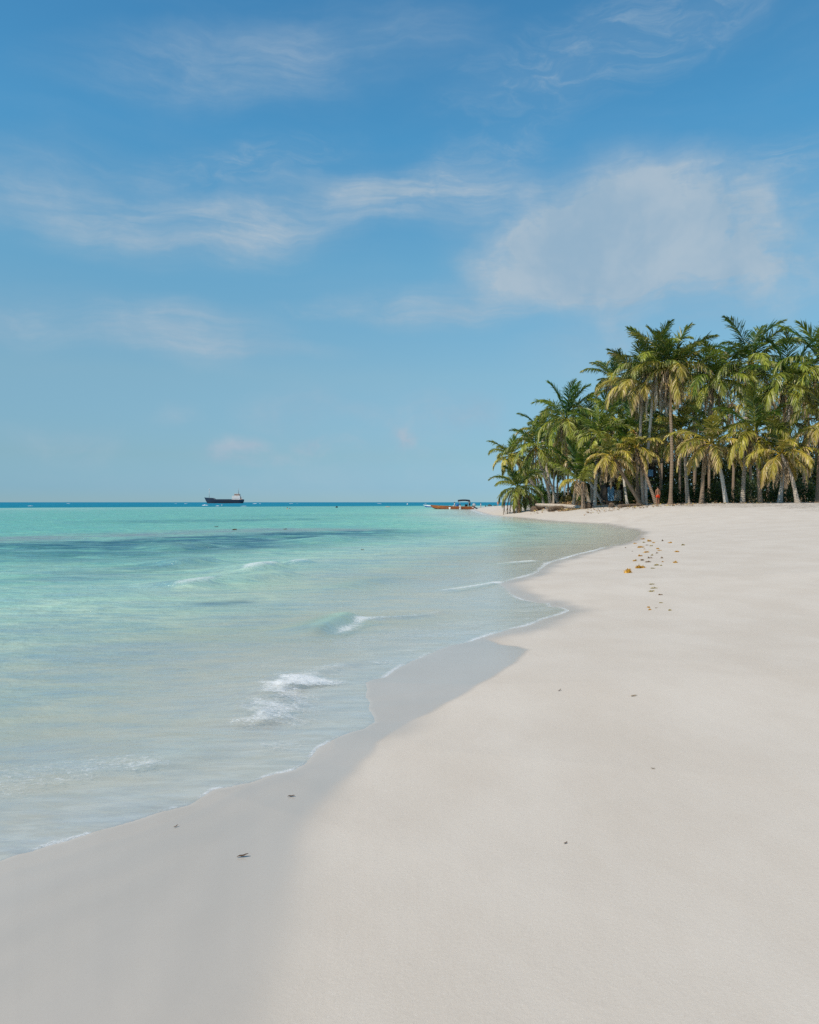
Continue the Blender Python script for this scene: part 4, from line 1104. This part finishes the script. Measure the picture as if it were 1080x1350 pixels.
# ------------------------------------------------------------------ cargo ship, bow at -x
def ship():
    Y = 1100.; s = Y / F; x = (295.5 - CX) / F * Y
    root = empty('cargo_ship', (x, Y, 0), 'small dark hulled cargo ship with white stern bridge lying offshore', 'ship')
    Lw, beam = 52 * s, 10.
    def sect(u):
        hb = beam / 2 * (1 - (1 - min(1, u / .22)) ** 2) * (1 - .35 * max(0, (u - .86) / .14) ** 2) + .05
        return hb
    rings = []; n = 40
    for i in range(n + 1):
        u = i / n
        deck = np.interp(u, [0, .03, .24, .275, .90, 1], [8.6, 8.2, 7.6, 5.6, 5.3, 5.6])
        xb = (u - .5) * Lw; rake = 3.9 * max(0, 1 - u / .12); st = -1.3 * max(0, (u - .93) / .07)
        hb = sect(u)
        rings.append([(xb, -hb, deck), (xb + rake * .45 + st * .3, -hb * .97, deck * .5), (xb + rake + st, -hb * .80, .55), (xb + rake + st, -hb * .75, -1.), (xb + rake + st, hb * .75, -1.), (xb + rake + st, hb * .80, .55), (xb + rake * .45 + st * .3, hb * .97, deck * .5), (xb, hb, deck)])
    b = MB(); b.loft([r[0:3] for r in rings], False, False); b.loft([r[5:8] for r in rings], False, False)
    b.add([rings[-1][k] for k in (0, 1, 2, 5, 6, 7)], [(0, 1, 2, 3, 4, 5)])
    hull = b.build('hull', M['hull_dark'], root)
    b = MB(); b.loft([r[2:6] for r in rings], True, False); b.build('boot_top', M['hull_rust'], root)
    b = MB(); b.loft([[(r[0][0], r[0][1] * .97, r[0][2] - .6), (r[7][0], r[7][1] * .97, r[7][2] - .6)] for r in rings], False, False); b.build('deck', M['ship_grey'], root, False)
    b = MB(); b.box((-2, 0, 5.25), (24, 6.6, 1.2)); b.build('hatch_cover', M['hull_dark'], root, False)
    X = lambda zx: ((zx - 195) / 13.5 - 26) * s            # photo crop column -> along the hull
    Z = lambda zy: (320 - zy) / 13.5 * s
    b = MB(); b.box(((X(697) + X(838)) / 2, 0, (Z(265) + Z(188)) / 2 - .3), (X(838) - X(697), 7.6, Z(188) - Z(265) + .6)); br = b.build('bridge_block', M['ship_white'], root, False)
    b = MB(); b.box(((X(735) + X(828)) / 2, 0, Z(170)), (X(828) - X(735), 6.4, Z(155) - Z(186))); wh = b.build('wheelhouse', M['ship_orange'], root, False)
    for k in range(5):
        b = MB(); b.box((X(745) + k * 1.45, -3.22, Z(166)), (.95, .08, .9)); b.build('window', M['dark_glass'], wh, False)
    for k in range(5):
        b = MB(); b.box((X(715) + k * 1.9, -3.82, Z(232)), (.7, .08, .7)); b.build('window', M['dark_glass'], br, False)
    b = MB(); b.box((X(770), 0, Z(151)), (X(800) - X(735), 5, .3)); b.build('wheelhouse_roof', M['ship_white'], root, False)
    b = MB(); b.box((X(838), 0, Z(235)), (2.6, 3., 5.2), 0, .8); b.build('funnel', M['ship_orange'], root, False)
    b = MB(); b.tube([(X(803), 0, Z(155)), (X(803), 0, Z(55))], [.42, .16], 8); b.box((X(803), 0, Z(100)), (.25, 2.4, .25)); b.build('radar_mast', M['ship_grey'], root)
    b = MB(); b.tube([(X(282), 0, Z(225)), (X(282), 0, Z(62))], [.40, .22], 8); b.box((X(282), 0, Z(75)), (1.0, 1.0, 1.4)); b.build('foremast', M['ship_white'], root)
    b = MB()
    for k in range(6): b.tube([(X(845) + k * .72, -3.2, Z(262)), (X(845) + k * .72, -3.2, Z(206))], .07, 5)
    for zz in (206, 225, 245): b.tube([(X(842), -3.2, Z(zz)), (X(889), -3.2, Z(zz))], .09, 5)
    b.box((X(868), 0, Z(206)), (3.9, 6.4, .2)); b.build('stern_rail', M['ship_white'], root, False)
    b = MB(); b.blob((X(862), -3.3, Z(250)), (1.7, .8, .8), 12, 7); b.build('lifeboat', M['ship_orange'], root)
ship()

# ------------------------------------------------------------------ rocks and floating things
def rock(px, py, w, h, seed, label):
    c = at_z(px, py); mpp = c[1] / F
    b = MB(); b.blob((0, 0, 0), (w * mpp / 2, w * mpp / 3, h * mpp), 16, 10, .16, seed)
    b.blob((w * mpp * .25, 0, -.05), (w * mpp / 3.4, w * mpp / 4, h * mpp * .6), 12, 8, .18, seed + 1)
    o = b.build('rock', M['rock'], None, False, (c[0], c[1], -.05)); tag(o, label, 'rock', 'rocks off the point')
rock(645.5, 667.0, 6, 2.0, 1, 'largest dark rock in the water behind the drooping fronds')
rock(640.3, 667.8, 1.8, 1.6, 2, 'small dark upright rock nearest the wading person')
rock(652.5, 666.6, 5, .8, 3, 'low flat dark rock between the big rock and the standing person')
for px, py, lab, hh in [(378.8, 671.2, 'swimmer with dark hair, taller of the two heads in open water', 1.0), (382.3, 671.6, 'swimmer low in the water, smaller of the two heads', .98)]:
    c = at_z(px, py); person((c[0], c[1], -1.30 if hh == 1.0 else -1.38), R(150), lab, 'skin_pale', 'navy_shirt', None, 'stand', False, hh)
c = at_z(511, 668.6); b = MB(); b.tube([(-.8, 0, .05), (-.2, .1, .10), (.5, 0, .10), (.9, -.1, .03)], [.06, .16, .15, .05], 9); o = b.build('drifting_log', M['log'], None, True, (c[0], c[1], .0)); tag(o, 'short brown log drifting on the far edge of the pale water', 'log')
c = at_z(444, 669.3); b = MB(); b.blob((0, 0, .12), (.34, .3, .3), 12, 8, .03, 4); b.tube([(0, 0, .35), (0, 0, .55)], .05, 6); o = b.build('buoy', M['black_plastic'], None, True, tuple(c)); tag(o, 'small black float out on the blue water', 'buoy')
c = at_z(537.3, 665.2); b = MB(); b.blob((0, 0, .2), (.45, .45, .5), 12, 8, .02, 4); b.tube([(0, 0, .6), (0, 0, .95)], .06, 6); o = b.build('buoy', M['white_cloth'], None, True, tuple(c)); tag(o, 'tiny white float close to the horizon', 'buoy')

# ------------------------------------------------------------------ seaweed on the sand
GOLD, BROWN, OLIVE = (.58, .31, .018), (.25, .14, .05), (.36, .28, .08)
def weed_mesh(rs, w, h, col, n=90, flat=False):
    lob = rs.uniform(-.55, .55, (5, 2)); lh = rs.uniform(.35, 1.0, 5); which = rs.integers(0, 5, n)
    dv = rs.normal(0, .2, (n, 2)); c = lob[which] + dv; rr = np.clip(1.1 - np.hypot(dv[:, 0], dv[:, 1]) * 2.2, .08, 1) * lh[which]
    p = np.stack([c[:, 0] * w, c[:, 1] * w * .8, rr * h * rs.uniform(.15, 1, n)], -1)
    a = rs.normal(0, 1, (n, 3)); a[:, 2] = np.abs(a[:, 2]) * (.3 if flat else .8); a /= np.linalg.norm(a, axis=1)[:, None]
    b = np.cross(a, rs.normal(0, 1, (n, 3))); b /= np.linalg.norm(b, axis=1)[:, None]
    ln = (max(w, h) * .22 * rs.uniform(.5, 1.4, n))[:, None]; wd = (np.clip(w * .045, .004, .03) * rs.uniform(.6, 1.5, n))[:, None]
    bend = rs.normal(0, .35, (n, 3))
    V = np.stack([p - a * ln - b * wd, p - a * ln + b * wd, p - b * wd * 1.4, p + b * wd * 1.4, p + (a + bend) * ln - b * wd * .5, p + (a + bend) * ln + b * wd * .5], 1).reshape(-1, 3)
    V[:, 2] = np.maximum(V[:, 2], .002)
    k = np.arange(n)[:, None] * 6
    Q = np.concatenate([k + [0, 1, 3, 2], k + [2, 3, 5, 4]], 0)
    T = np.repeat(np.array(col) * rs.uniform(.45, 1.35, (n, 1)), 6, 0)
    return V, Q, T
WEEDS = [(828, 755.5, 13, 7, GOLD, 'biggest golden seaweed clump, lowest of the scatter on the sand'), (845, 749, 12, 5, GOLD, 'wide golden seaweed clump beside the biggest one'),
 (836.5, 740, 6, 3.5, GOLD, 'golden clump at the seaward side of the scatter, above the biggest one'), (844, 733.5, 6, 3.5, GOLD, 'squarish golden clump in the middle of the scatter'),
 (847.5, 739, 7, 3.5, BROWN, 'dark brown clump beside a golden one mid scatter'), (855, 741.5, 7, 2.5, BROWN, 'flat dark brown strand in the middle of the scatter'),
 (857, 736, 5, 3, BROWN, None), (860, 732.5, 4, 3, OLIVE, None), (852, 728.5, 9, 2, GOLD, 'long thin golden strand across the scatter'), (844.5, 722, 9, 2.5, GOLD, 'broad low golden mat toward the water'), (850, 724, 3, 1.5, GOLD, None),
 (837.5, 717, 4, 2.5, GOLD, 'golden clump nearest the water edge'), (848, 711, 5, 2.5, GOLD, 'farthest golden clump, alone at the top of the scatter'), (857, 714, 6, 3.5, GOLD, 'pointed golden clump near the top of the scatter'), (849, 715.5, 4, 2, OLIVE, None),
 (862, 716, 4, 2, GOLD, None), (853, 719, 3, 1.5, BROWN, None), (858.7, 720, 4, 2.5, OLIVE, None), (866.4, 724, 5, 3, GOLD, None), (870, 726, 6, 1.3, GOLD, None), (866.4, 729.5, 4, 1.5, BROWN, None),
 (873.6, 713.5, 3, 3, BROWN, None), (873, 736, 4, 3, BROWN, None), (866.4, 745.5, 7, 3, OLIVE, 'olive tuft low in the scatter, farthest up the beach'), (861.6, 749.5, 6, 1.5, OLIVE, None), (872, 746, 4, 2, OLIVE, None), (874, 741, 3, 2, GOLD, None),
 (824.5, 722.5, 2.5, 1.5, BROWN, None), (833.7, 727, 2, 1.5, BROWN, None), (859.7, 780, 8, 1.5, OLIVE, None), (862.6, 775.5, 8, 1, OLIVE, None), (859.7, 770.5, 7, 1, OLIVE, None), (870.7, 784.5, 5, 2, BROWN, None),
 (854.4, 801.5, 5, 2.5, GOLD, 'golden tuft on the bare sand below the scatter'), (857.7, 804.5, 4, 2.5, GOLD, None), (865.4, 802, 3, 1, BROWN, None), (871, 795, 5, 1, OLIVE, None),
 (884, 716, 6, 3, GOLD, None), (892, 728, 7, 3, GOLD, None), (901, 719, 5, 3, OLIVE, None), (889, 742, 8, 3, GOLD, None), (884, 805, 5, 2, OLIVE, None)]
small = {GOLD: 'small golden seaweed scrap within the scatter on the sand', BROWN: 'small brown seaweed scrap within the scatter on the sand', OLIVE: 'thin olive seaweed scrap on the sand up the beach'}
for i, (px, py, w, h, col, lab) in enumerate(WEEDS):
    p = hit(px, py); mpp = p[1] / F; rs = np.random.default_rng(300 + i)
    V, Q, T = weed_mesh(rs, w * mpp * .62, h * mpp * .85, col, int(50 + w * 16), h < 2)
    o = link('seaweed_clump', np_mesh('seaweed_clump', V, Q, {'tint': ('FLOAT_COLOR', T)}, M['weed'], False), None, (p[0], p[1], p[2] - .003))
    tag(o, lab or small[col], 'seaweed', 'seaweed washed up on the sand')

# dried leaves and bits on the nearer sand
def bit(px, py, w, lab, curl=.3, name='dried_leaf', mat='driftbit', rz=0.):
    p = hit(px, py); mpp = p[1] / F; L = w * mpp
    rings = []
    for i in range(9):
        u = i / 8; hw = L * .13 * math.sin(math.pi * min(.97, .06 + u * .9)) + .0008
        z = .003 + L * curl * .45 * u ** 2.2 + .002 * math.sin(u * 9)
        x = (u - .5) * L; yy = .05 * L * math.sin(u * 4)
        rings.append([(x, yy - hw, z + hw * .5), (x, yy, z), (x, yy + hw, z + hw * .6), (x, yy, z + .0012)])
    b = MB(); b.loft(rings, True); o = b.build(name, M[mat], None, True, tuple(p)); o.rotation_euler = (0, 0, rz)
    tag(o, lab, 'leaf')
bit(320, 1130.5, 15, 'dark curled dried leaf on the wet sand near the bottom', .5, rz=.15)
bit(232, 1091, 6, 'tiny reddish leaf scrap on the wet sand close to the foam edge', .6, rz=.8)
bit(384, 1051.5, 10, 'thin grey brown leaf strip on the wet sand below the swash', .2, rz=.1)
bit(663 - 0 + 75, 912, 5, 'small dark husk alone on the dry sand', .9, rz=.5)
bit(746, 1114, 6, 'small tan twig on the near dry sand', .2, rz=.6)
bit(836, 919, 10, 'faint tan stalk lying up the dry sand', .1, 'dried_stalk', 'tan_cloth', .4)
bit(861, 1014, 6, 'curved tan stalk on the dry sand by the right edge', .1, 'dried_stalk', 'tan_cloth', -.3)

# floating weed over the reef
for i, (px, py, w, lab) in enumerate([(309, 699, 9, 'dark floating seaweed raft over the blue reef patch'), (285, 695, 5, 'orange floating seaweed scrap beyond the reef patch'), (376, 698.5, 6, 'olive floating seaweed at the end of the reef patch'), (262, 718, 8, 'brown floating seaweed streak this side of the reef patch'), (277, 717.5, 4, 'short brown floating streak beside the longer one'),
                                     (478, 726, 4, 'brown floating scrap alone on green water')]):
    c = at_z(px, py); mpp = c[1] / F; rs = np.random.default_rng(500 + i)
    V, Q, T = weed_mesh(rs, w * mpp * .6, .025, (.16, .10, .04), 120, True)
    o = link('floating_seaweed', np_mesh('floating_seaweed', V, Q, {'tint': ('FLOAT_COLOR', T)}, M['weed'], False), None, (c[0], c[1], .03)); tag(o, lab, 'seaweed', 'seaweed floating over the reef')

# ------------------------------------------------------------------ sky
SUN = Vector((-.44, -.44, .78)).normalized()
def world():
    w = bpy.data.worlds.new('World'); SC.world = w; w.use_nodes = True; w.node_tree.nodes.clear()
    t = NT(w.node_tree)
    sky = t.new('ShaderNodeTexSky', sky_type='NISHITA'); sky.sun_disc = False
    sky.sun_elevation = math.asin(SUN.z); sky.sun_rotation = math.atan2(SUN.x, SUN.y) % (2 * math.pi)
    sky.air_density = 1.0; sky.dust_density = 0.; sky.ozone_density = 1.0; sky.altitude = 0
    g = t.new('ShaderNodeTexCoord').outputs['Generated']
    sp = t.new('ShaderNodeSeparateXYZ'); t.l.new(g, sp.inputs[0])
    az = t.math('ARCTAN2', sp.outputs[0], sp.outputs[1]); el = t.math('ARCSINE', sp.outputs[2])
    cb = t.new('ShaderNodeCombineXYZ'); t.put(cb.inputs[0], az); t.put(cb.inputs[1], el); ae = cb.outputs[0]
    # domain warp
    wn = t.new('ShaderNodeTexNoise'); t.put(wn.inputs[0], ae); wn.inputs['Scale'].default_value = 7; wn.inputs['Detail'].default_value = 6
    vm = t.new('ShaderNodeVectorMath', operation='MULTIPLY_ADD'); t.l.new(wn.outputs['Color'], vm.inputs[0]); vm.inputs[1].default_value = (.13, .06, 0); vm.inputs[2].default_value = (-.065, -.03, 0)
    va = t.new('ShaderNodeVectorMath', operation='ADD'); t.l.new(ae, va.inputs[0]); t.l.new(vm.outputs[0], va.inputs[1]); aw = va.outputs[0]
    cir = t.mapr(t.noise(t.mapping(aw, rot=(0, 0, R(-7)), sc=(3.2, 18, 1)), 1.6, 7, .62, .4), .30, .72)
    puf = t.mapr(t.noise(t.mapping(aw, sc=(1, 1.5, 1)), 13, 7, .60, .2), .34, .66)
    veil = t.mapr(t.noise(t.mapping(aw, rot=(0, 0, R(-10)), sc=(1.2, 5, 1)), 2.1, 6, .6), .40, .78)
    wis = t.mapr(t.noise(t.mapping(aw, rot=(0, 0, R(14)), sc=(4, 13, 1)), 4, 6, .65, .8), .40, .75)
    tot = t.math('MULTIPLY', veil, .08)
    def blob(px, py, wx, wy, amp, tex, rot=0., floor=.25):
        nonlocal tot
        a = math.atan2(px - CX, F); e = math.atan((HY - py) / F * math.cos(a))
        v = t.mapping(aw, (a, e, 0), (0, 0, R(rot)), (wx / F, wy / F, 1), 'TEXTURE')
        l = t.new('ShaderNodeVectorMath', operation='LENGTH'); t.l.new(v, l.inputs[0])
        k = t.mapr(l.outputs['Value'], 1.15, .15)
        q = t.math('MULTIPLY', k, t.math('MULTIPLY_ADD', tex, 1 - floor, floor))
        tot = t.math('MULTIPLY_ADD', q, amp * 1.22, tot)
    blob(270, 305, 200, 50, .62, cir, 3); blob(430, 268, 190, 48, .58, cir, 8); blob(600, 258, 190, 45, .62, cir, 0)
    blob(320, 210, 170, 34, .35, wis, 10); blob(640, 205, 130, 40, .30, wis, 14)
    blob(690, 345, 105, 62, .78, puf, 0, .5); blob(800, 310, 130, 110, .68, puf, 0, .5); blob(890, 310, 140, 105, .68, puf, 0, .45); blob(740, 375, 190, 34, .35, cir, 0, .5)
    blob(250, 440, 130, 48, .55, cir, -4); blob(320, 462, 160, 16, .32, cir, 0, .5)
    blob(600, 405, 200, 32, .60, cir, 1); blob(420, 405, 90, 18, .22, wis, 8)
    blob(740, 325, 175, 85, .34, puf, 0, .55); blob(850, 270, 110, 70, .3, puf, 0, .6)
    blob(830, 432, 40, 35, .22, puf); blob(780, 460, 130, 50, .26, veil, 0, .6)
    blob(390, 540, 80, 34, .32, puf, 0, .3); blob(500, 548, 60, 18, .26, puf, 0, .3); blob(600, 548, 95, 36, .40, puf, 0, .3); blob(325, 592, 42, 24, .85, puf, 0, .2); blob(345, 604, 90, 14, .28, puf, 0, .2)
    blob(440, 587, 46, 13, .8, puf, 0, .1); blob(525, 575, 26, 18, .8, puf, 0, .1); blob(232, 545, 40, 20, .2, puf, 0, .3); blob(480, 600, 260, 50, .16, puf, 0, .3); blob(560, 640, 420, 30, .16, veil, 0, .6)
    # beyond the print
    blob(80, 250, 170, 60, .4, cir, 6); blob(60, 420, 170, 40, .35, cir, 0); blob(1010, 335, 170, 100, .60, puf, 0, .4); blob(1010, 220, 160, 40, .3, wis, 8); blob(350, 80, 300, 50, .4, cir, 8); blob(800, 60, 260, 60, .35, wis, 12); blob(90, 580, 80, 30, .25, puf, 0, .2)
    fib = t.mapr(t.noise(t.mapping(aw, rot=(0, 0, R(-6)), sc=(5, 34, 1)), 2.4, 6, .7, .3), .3, .7, .82, 1.15)
    tot = t.math('MULTIPLY', tot, fib)
    mask = t.math('MINIMUM', tot, .88)
    tint = t.ramp(t.mapr(el, 0, 1.2, 0, 1, False), SKY_TINT)
    base = t.mix(1.0, sky.outputs[0], tint, 'MULTIPLY')
    sc2 = t.new('ShaderNodeVectorMath', operation='SCALE'); t.l.new(base, sc2.inputs[0]); sc2.inputs['Scale'].default_value = 2.0; base = sc2.outputs[0]
    shade = t.mapr(t.noise(t.mapping(aw, loc=(.02, .03, 0)), 10, 4, .6), .3, .7)
    cloud = t.mix(shade, c4(tuple(q / SKY_S for q in (.315, .45, .575))), c4(tuple(q / SKY_S for q in (.43, .525, .61))))
    out = t.mix(mask, base, cloud)
    bg = t.new('ShaderNodeBackground'); t.put(bg.inputs[0], out); bg.inputs[1].default_value = SKY_S
    o = t.new('ShaderNodeOutputWorld'); t.l.new(bg.outputs[0], o.inputs[0])
SKY_S = .10
# the air over this sea is bluer and less yellow at the horizon than the clear-sky model
SKY_TINT = [(0., (.145, .27, .48)), (.015, (.148, .275, .48)), (.05, (.21, .318, .415)), (.135, (.365, .485, .485)), (.25, (.385, .655, .645)), (.37, (.285, .71, .775)), (.50, (.27, .68, .78)), (.75, (.26, .45, .50)), (1., (.25, .40, .44))]
world()

sun = bpy.data.lights.new('sun', 'SUN'); sun.energy = 4.2; sun.angle = R(.5); sun.color = (1, .90, .76)
so = bpy.data.objects.new('sun', sun); COL.objects.link(so); so.rotation_euler = SUN.to_track_quat('Z', 'Y').to_euler(); so.location = (-20, -20, 40)

cam = bpy.data.cameras.new('camera'); co = bpy.data.objects.new('camera', cam); COL.objects.link(co)
co.location = (0, 0, H); co.rotation_euler = (R(90), 0, 0)
cam.sensor_fit = 'HORIZONTAL'; cam.sensor_width = 36; cam.lens = 36 * F / 1080; cam.shift_y = -(675 - HY) / 1080
cam.clip_start = .05; cam.clip_end = 30000
SC.camera = co
vs = SC.view_settings; vs.view_transform = 'Standard'; vs.look = 'None'; vs.exposure = 0; vs.gamma = 1; vs.use_curve_mapping = False
SC.cycles.max_bounces = 6; SC.cycles.diffuse_bounces = 3; SC.cycles.glossy_bounces = 3; SC.cycles.transparent_max_bounces = 12
SC.cycles.use_denoising = False
SC.cycles.sample_clamp_indirect = 4
